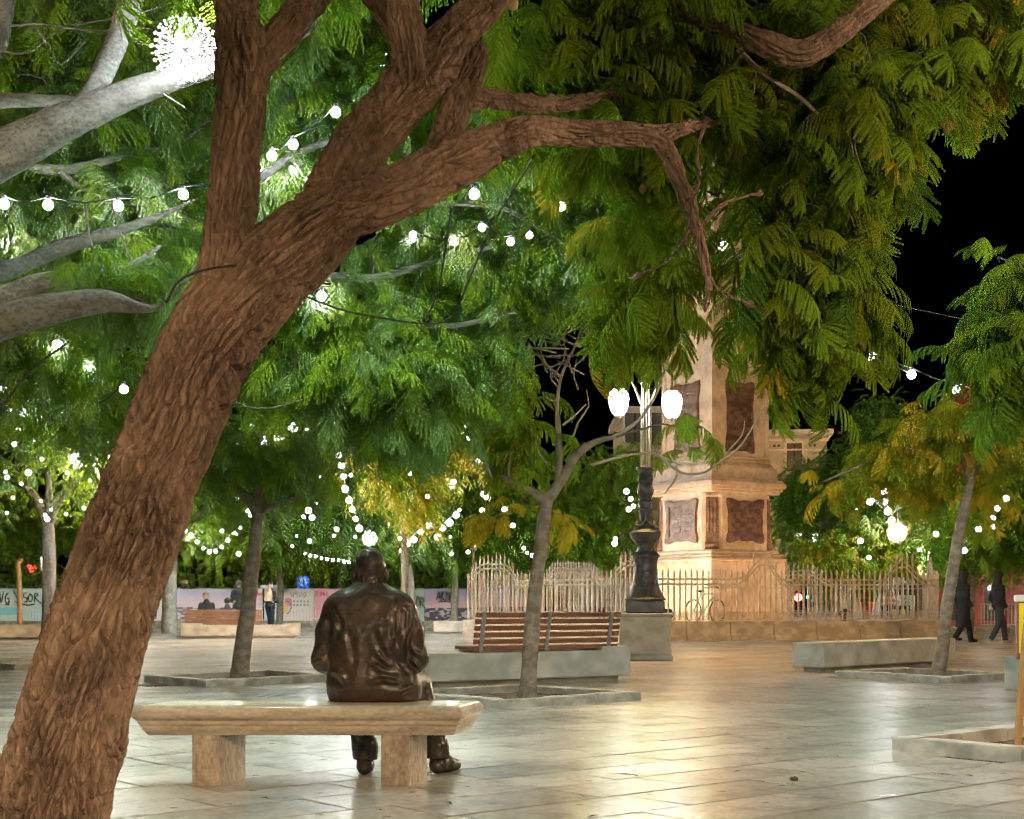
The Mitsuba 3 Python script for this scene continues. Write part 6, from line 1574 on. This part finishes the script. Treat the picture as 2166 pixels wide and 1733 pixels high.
# white van behind the fence
k = thing('van', 'white van with dark windows parked behind the right part of the fence', 'van')
xa, xb, YV = at(1845, 0, 60)[0], at(1985, 0, 60)[0], 60.0
Lv = xb - xa
prof = [(0, 0.35), (Lv, 0.35), (Lv, 0.95), (Lv - 0.12, 1.12), (Lv - 0.5, 1.25), (Lv - 0.95, 2.0), (Lv - 1.3, 2.1), (0.08, 2.1), (0, 1.9)]
from shapely.geometry import Polygon as _Pg
body = trimesh.creation.extrude_polygon(_Pg(prof).buffer(-0.05).buffer(0.05), 1.75, engine='earcut')
body.apply_transform(np.array([[1, 0, 0, xa], [0, 0, 1, YV], [0, 1, 0, 0], [0, 0, 0, 1.0]]))
part(k, 'body', body, 'mat_white_paint')
for x, w in ((0.25, 0.55), (0.95, 0.55), (Lv - 1.25, 0.45)):
    part(k, 'window', box([xa + x + w / 2, YV - 0.005, 1.6], [w, 0.03, 0.5], 0, 0.01), 'mat_window')
for x in (0.5, Lv - 0.55):
    w = part(k, 'wheel', place(lathe([(0.0, -0.1), (0.33, -0.1), (0.36, -0.06), (0.36, 0.06), (0.33, 0.1), (0.0, 0.1)], 20), trimesh.transformations.translation_matrix([xa + x, YV + 0.08, 0.33]) @ trimesh.transformations.rotation_matrix(PI / 2, [1, 0, 0])), 'mat_black')
    part(w, 'rim', place(lathe([(0.0, -0.02), (0.2, -0.02), (0.2, 0.03), (0.0, 0.05)], 16), trimesh.transformations.translation_matrix([xa + x, YV - 0.03, 0.33]) @ trimesh.transformations.rotation_matrix(PI / 2, [1, 0, 0])), 'mat_steel')
part(k, 'bumper', box([xa + Lv / 2, YV + 0.03, 0.42], [Lv + 0.1, 0.1, 0.16], 0, 0.03), 'mat_black')
part(k, 'tail_light', box([xa + 0.03, YV - 0.01, 1.0], [0.1, 0.05, 0.3]), 'mat_glow_off', emit=(2.5, 0.15, 0.08), weight=0.2)

k = thing('power_box', 'black and yellow equipment box standing behind the fence before the van', 'equipment box')
xg = at(1893, 0, 53)[0]
part(k, 'case', box([xg, 53, 0.48], [1.0, 0.5, 0.9], 0, 0.04), 'mat_black')
for dx in (-0.1, 0.22):
    part(k, 'yellow_panel', box([xg + dx, 52.74, 0.45], [0.2, 0.03, 0.66], 0, 0.01), 'mat_yellow')

# traffic light
def signal(label, px, py, Y, on, hgt):
    k = thing('traffic_light', label, 'traffic light')
    x, z = at(px, py, Y)[0], at(px, py, Y)[2]
    part(k, 'pole', lathe([(0.06, 0), (0.05, 0.2), (0.045, z + 0.25)], 10, (x + 0.02, Y + 0.16, 0)), 'mat_black')
    part(k, 'housing', box([x, Y, z + (0.0 if on != 'red' else -0.28)], [0.34, 0.2, 0.95], 0, 0.03), 'mat_black')
    col = {'red': (28, 1.0, 1.2), 'green': (0.6, 9, 4.5)}[on]
    rad = 0.15 if on == 'red' else 0.09
    part(k, 'lens', place(place(ICO2, np.diag([rad, 0.06, rad, 1.0])), mat([x, Y - 0.11, z])), 'mat_glow_off', smooth=True, emit=col, weight=0.5)
    part(k, 'visor', place(tube([[rad * 1.1 * math.cos(a), 0, rad * 1.1 * math.sin(a)] for a in np.linspace(0, PI, 9)], np.full(9, 0.02), 6, 0.05), mat([x, Y - 0.16, z])), 'mat_black')
    return k


signal('red traffic light glowing through the fence right of the monument', 1687, 1264, 52.0, 'red', 3)
signal('small green traffic light right of the red one', 1708, 1263, 64.0, 'green', 3)
# round yellow sign
k = thing('round_sign', 'round pale yellow lit sign above the right end of the fence', 'sign')
c = at(1953, 1208, 53)
part(k, 'disc', place(lathe([(0.0, -0.05), (0.24, -0.05), (0.26, 0.0), (0.24, 0.05), (0.0, 0.05)], 28), trimesh.transformations.translation_matrix(c) @ trimesh.transformations.rotation_matrix(PI / 2, [1, 0, 0])), 'mat_glow_off', emit=(2.4, 2.0, 0.55), weight=0.5)
part(k, 'pole', lathe([(0.05, 0), (0.04, c[2] - 0.24)], 8, (c[0], c[1] + 0.02, 0)), 'mat_black')
part(k, 'arrow', cat_([place(box([0, 0, 0], [0.06, 0.02, 0.26]), mat(c + [0.0, -0.065, 0.02])), box(c + [0.05, -0.065, 0.08], [0.14, 0.02, 0.05])]), 'mat_black')
# blue parking sign
k = thing('parking_sign', 'glowing blue parking sign above the pink hoarding', 'sign')
c = at(641, 1232, 74)
part(k, 'box', box(c, [0.62, 0.2, 0.62], 0, 0.05), 'mat_glow_off', emit=(0.02, 0.20, 2.2), weight=0.5)
tx = text_mesh('P', 0.42, 0.02, bold=True)
tx.apply_transform(trimesh.transformations.rotation_matrix(PI / 2, [1, 0, 0]))
tx.apply_translation(c + [-0.15, -0.11, -0.2])
part(k, 'letter', tx, 'mat_glow_off', emit=(1.2, 2.2, 3.2), weight=0.3)
part(k, 'pole', lathe([(0.05, 0), (0.05, c[2] - 0.3)], 8, (c[0], c[1] + 0.02, 0)), 'mat_steel')
# red neon far left, white tube lamp
k = thing('neon_sign', 'small red neon squiggle sign in the dark far left', 'sign')
c = at(67, 1204, 78)
part(k, 'tube', tube([c + np.array(q) for q in ((-0.22, 0, 0.1), (-0.2, 0, 0.22), (0.0, 0, 0.12), (-0.15, 0, 0.0), (0.1, 0, 0.06), (0.22, 0, 0.2), (0.2, 0, -0.05), (-0.02, 0, -0.15), (-0.1, 0, -0.1))], np.full(9, 0.035), 6, 0.04), 'mat_glow_off', smooth=True, emit=(9, 0.35, 0.3), weight=0.4)
part(k, 'backing', box(c + [0, 0.12, 0], [0.7, 0.1, 0.6]), 'mat_black')
part(k, 'post', box([c[0], c[1] + 0.3, c[2] / 2], [0.12, 0.12, c[2]]), 'mat_black')
k = thing('tube_lamp', 'thin upright white tube lamp beside the thin grey trunk far left', 'lamp')
c = at(88, 1194, 76)
part(k, 'tube', lathe([(0.05, -0.4), (0.05, 0.4)], 8, c), 'mat_glow_off', emit=(2.5, 2.3, 2.0), weight=0.3)
part(k, 'post', lathe([(0.05, 0), (0.05, c[2] - 0.4)], 8, (c[0], c[1], 0)), 'mat_black')
k = thing('lit_sign', 'small yellow lit windows sign above the dusk panorama', 'sign')
c = at(385, 1231, 78)
for dx in (0.0, 0.26):
    part(k, 'panel', box(c + [dx, 0, 0], [0.17 - dx * 0.2, 0.08, 0.17]), 'mat_glow_off', emit=(2.5, 1.7, 0.6), weight=0.2)
part(k, 'post', box([c[0] + 0.1, c[1] + 0.1, c[2] / 2], [0.5, 0.08, c[2] + 0.2]), 'mat_black')
# rust coloured bollard post with a bent top at the left
k = thing('bent_post', 'brown post with a bent top standing behind the far left bench', 'post')
part(k, 'shaft', tube([at(43, 1330, 44) * [1, 1, 0], at(42, 1280, 44), at(40, 1215, 44), at(38, 1195, 44), at(48, 1180, 44)], [0.085, 0.082, 0.08, 0.078, 0.05], 12, 0.08), 'mat_stake', smooth=True)
# small lamp post with lantern head left of the fence
k = thing('slim_lamp', 'thin pole with a small lantern head left of the iron fence', 'street lamp')
c = at(1001, 1152, 52)
part(k, 'pole', lathe([(0.06, 0.0), (0.05, 1.6), (0.09, 1.65), (0.05, 1.75), (0.045, c[2] - 0.2)], 10, (c[0], 52, 0)), 'mat_stake', smooth=40)
part(k, 'head', cat_([lathe([(0.1, -0.2), (0.13, -0.16), (0.13, 0.1), (0.16, 0.12), (0.06, 0.24)], 8, c)]), 'mat_steel')
part(k, 'glow', place(ICO1, mat(c + [0.04, -0.13, -0.04], 0, 0.07)), 'mat_glow_off', emit=(4, 2.2, 0.8), weight=0.3)
# yellow notice panel at the right edge
k = thing('notice_panel', 'yellow panel in a dark red frame cut off by the right edge', 'sign')
Yn = 14.6
xa, xb = at(2149, 0, Yn)[0], at(2330, 0, Yn)[0]
za, zb = at(0, 1395, Yn)[2], at(0, 1272, Yn)[2]
part(k, 'frame', cat_([box([(xa + xb) / 2, Yn, (za + zb) / 2], [xb - xa, 0.06, zb - za], 0, 0.01)] + [box([x, Yn, za / 2], [0.06, 0.06, za]) for x in (xa + 0.1, xb - 0.1)]), 'mat_slat')
part(k, 'panel', box([(xa + xb) / 2, Yn - 0.035, (za + zb) / 2 + 0.02], [xb - xa - 0.035, 0.02, zb - za - 0.08], 0, 0.004), 'mat_yellow')
part(k, 'top_rail', box([(xa + xb) / 2, Yn, zb + 0.03], [xb - xa + 0.02, 0.09, 0.07], 0, 0.01), 'mat_white_paint')
# bicycle leaning inside the fence
k = thing('bicycle', 'dark bicycle leaning behind the iron fence at the monument corner', 'bicycle')
b0 = at(1490, 1300, 37.7)
b0 = np.array([0.0, 0.0, 0.0])
MB = mat([5.0, 39.1, 0.46], math.radians(40))
for nm, dx in (('wheel', 0.0), ('wheel', 0.98)):
    w = part(k, nm, place(tube([b0 + [dx + 0.31 * math.cos(a), 0, 0.33 + 0.31 * math.sin(a)] for a in np.linspace(0, 2 * PI, 25)], np.full(25, 0.018), 6, 0.05), MB), 'mat_black', smooth=True)
    part(w, 'spokes', place(cat_([tube([b0 + [dx, 0, 0.33], b0 + [dx + 0.3 * math.cos(a), 0, 0.33 + 0.3 * math.sin(a)]], [0.003, 0.003], 3, 1) for a in np.arange(12) * PI / 6]), MB), 'mat_steel', kind='stuff')
fr = [((0, 0.33), (0.40, 0.30)), ((0, 0.33), (0.30, 0.78)), ((0.40, 0.30), (0.28, 0.86)), ((0.40, 0.30), (0.82, 0.76)), ((0.30, 0.78), (0.80, 0.82)), ((0.98, 0.33), (0.80, 0.92))]
part(k, 'frame', place(cat_([tube([b0 + [a[0], 0, a[1]], b0 + [b[0], 0, b[1]]], [0.018, 0.018], 6, 1) for a, b in fr]), MB), 'mat_steel', smooth=True)
part(k, 'saddle', place(box(b0 + [0.27, 0, 0.88], [0.26, 0.13, 0.05], 0, 0.02), MB), 'mat_black')
part(k, 'handlebar', place(tube([b0 + [0.74, -0.26, 0.96], b0 + [0.80, -0.1, 1.0], b0 + [0.80, 0.1, 1.0], b0 + [0.74, 0.26, 0.96]], [0.014] * 4, 6, 0.05), MB), 'mat_black', smooth=True)
# small things on the paving
rng = np.random.default_rng(77)
m = trimesh.creation.icosphere(3, 1.0)
q = np.array(m.vertices)
q = q * [0.024, 0.02, 0.014] * (1 + 0.5 * (meshkit.fbm(q * 1.7, 3)[:, None] - 0.5))
single('pebble', trimesh.Trimesh(q + gnd(1680, 1651) + [0, 0, 0.008], m.faces, process=False), 'mat_debris', 'small dark stone lying on the bright paving at the lower right', 'stone', smooth=True)
spots = [(1325, 1640, 0.10, 'long dried stalk on the paving right of the marble bench'), (1345, 1643, 0.035, 'dried pod beside the long stalk on the paving'), (1622, 1585, 0.03, 'dry leaf scrap left of the tree pit at the right edge'), (1770, 1600, 0.05, 'dry leaf scrap between the lamp reflection and the right edge tree pit'), (1612, 1655, 0.06, 'dry leaf scrap just left of the dark pebble'), (1230, 1685, 0.05, 'dry leaf scrap in front of the right leg of the marble bench'), (805, 1715, 0.03, 'tiny dry leaf scrap in front of the statue at the bottom edge'), (950, 1700, 0.06, 'dry leaf scrap in front of the right bench leg near the bottom'), (1560, 1633, 0.035, 'tiny dry leaf scrap right of the long dried stalk'), (2000, 1640, 0.08, 'dry leaf scrap just in front of the tree pit at the right edge'), (2050, 1642, 0.05, 'small dry leaf scrap right of another one before the right edge tree pit'), (1480, 1550, 0.05, 'dry leaf scrap on the golden lamp reflection'), (1850, 1495, 0.06, 'dry leaf scrap in the open paving between the right concrete bench and the picture edge'), (1255, 1728, 0.05, 'dry leaf scrap at the bottom edge right of the middle'), (1950, 1498, 0.05, 'dry leaf scrap right of another one in the open paving'), (560, 1690, 0.05, 'dry leaf scrap in front of the left leg of the marble bench'), (470, 1600, 0.05, 'dry leaf scrap under the marble bench beside its left leg')]
for i, (px, py, L, lab) in enumerate(spots):
    c = gnd(px, py)
    a = rng.random() * 6.28 if i else -0.62
    d = np.array([math.cos(a), math.sin(a), 0])
    s = np.array([-d[1], d[0], 0])
    w = L * 0.16 if i else 0.004
    v = [c - d * L + [0, 0, 0.002], c + s * w + [0, 0, 0.010], c + d * L + [0, 0, 0.004], c - s * w + [0, 0, 0.006], c + [0, 0, 0.004]]
    m = trimesh.Trimesh(v, [[0, 4, 1], [1, 4, 2], [2, 4, 3], [3, 4, 0]], process=False)
    single('dry_leaf', m, 'mat_debris', lab or 'small dry leaf scrap lying on the open stone paving', 'leaf', 'dry leaf scraps scattered over the paving')
c = gnd(1880, 1686)
v = [c + np.array(q) for q in ((-0.06, -0.012, 0.004), (-0.01, -0.022, 0.012), (0.06, -0.005, 0.005), (0.03, 0.02, 0.010), (-0.03, 0.022, 0.005))]
single('paper_scrap', trimesh.Trimesh(v, [[0, 1, 4], [1, 3, 4], [1, 2, 3]], process=False), 'mat_litter', 'white paper scrap on the paving at the lower right', 'paper')
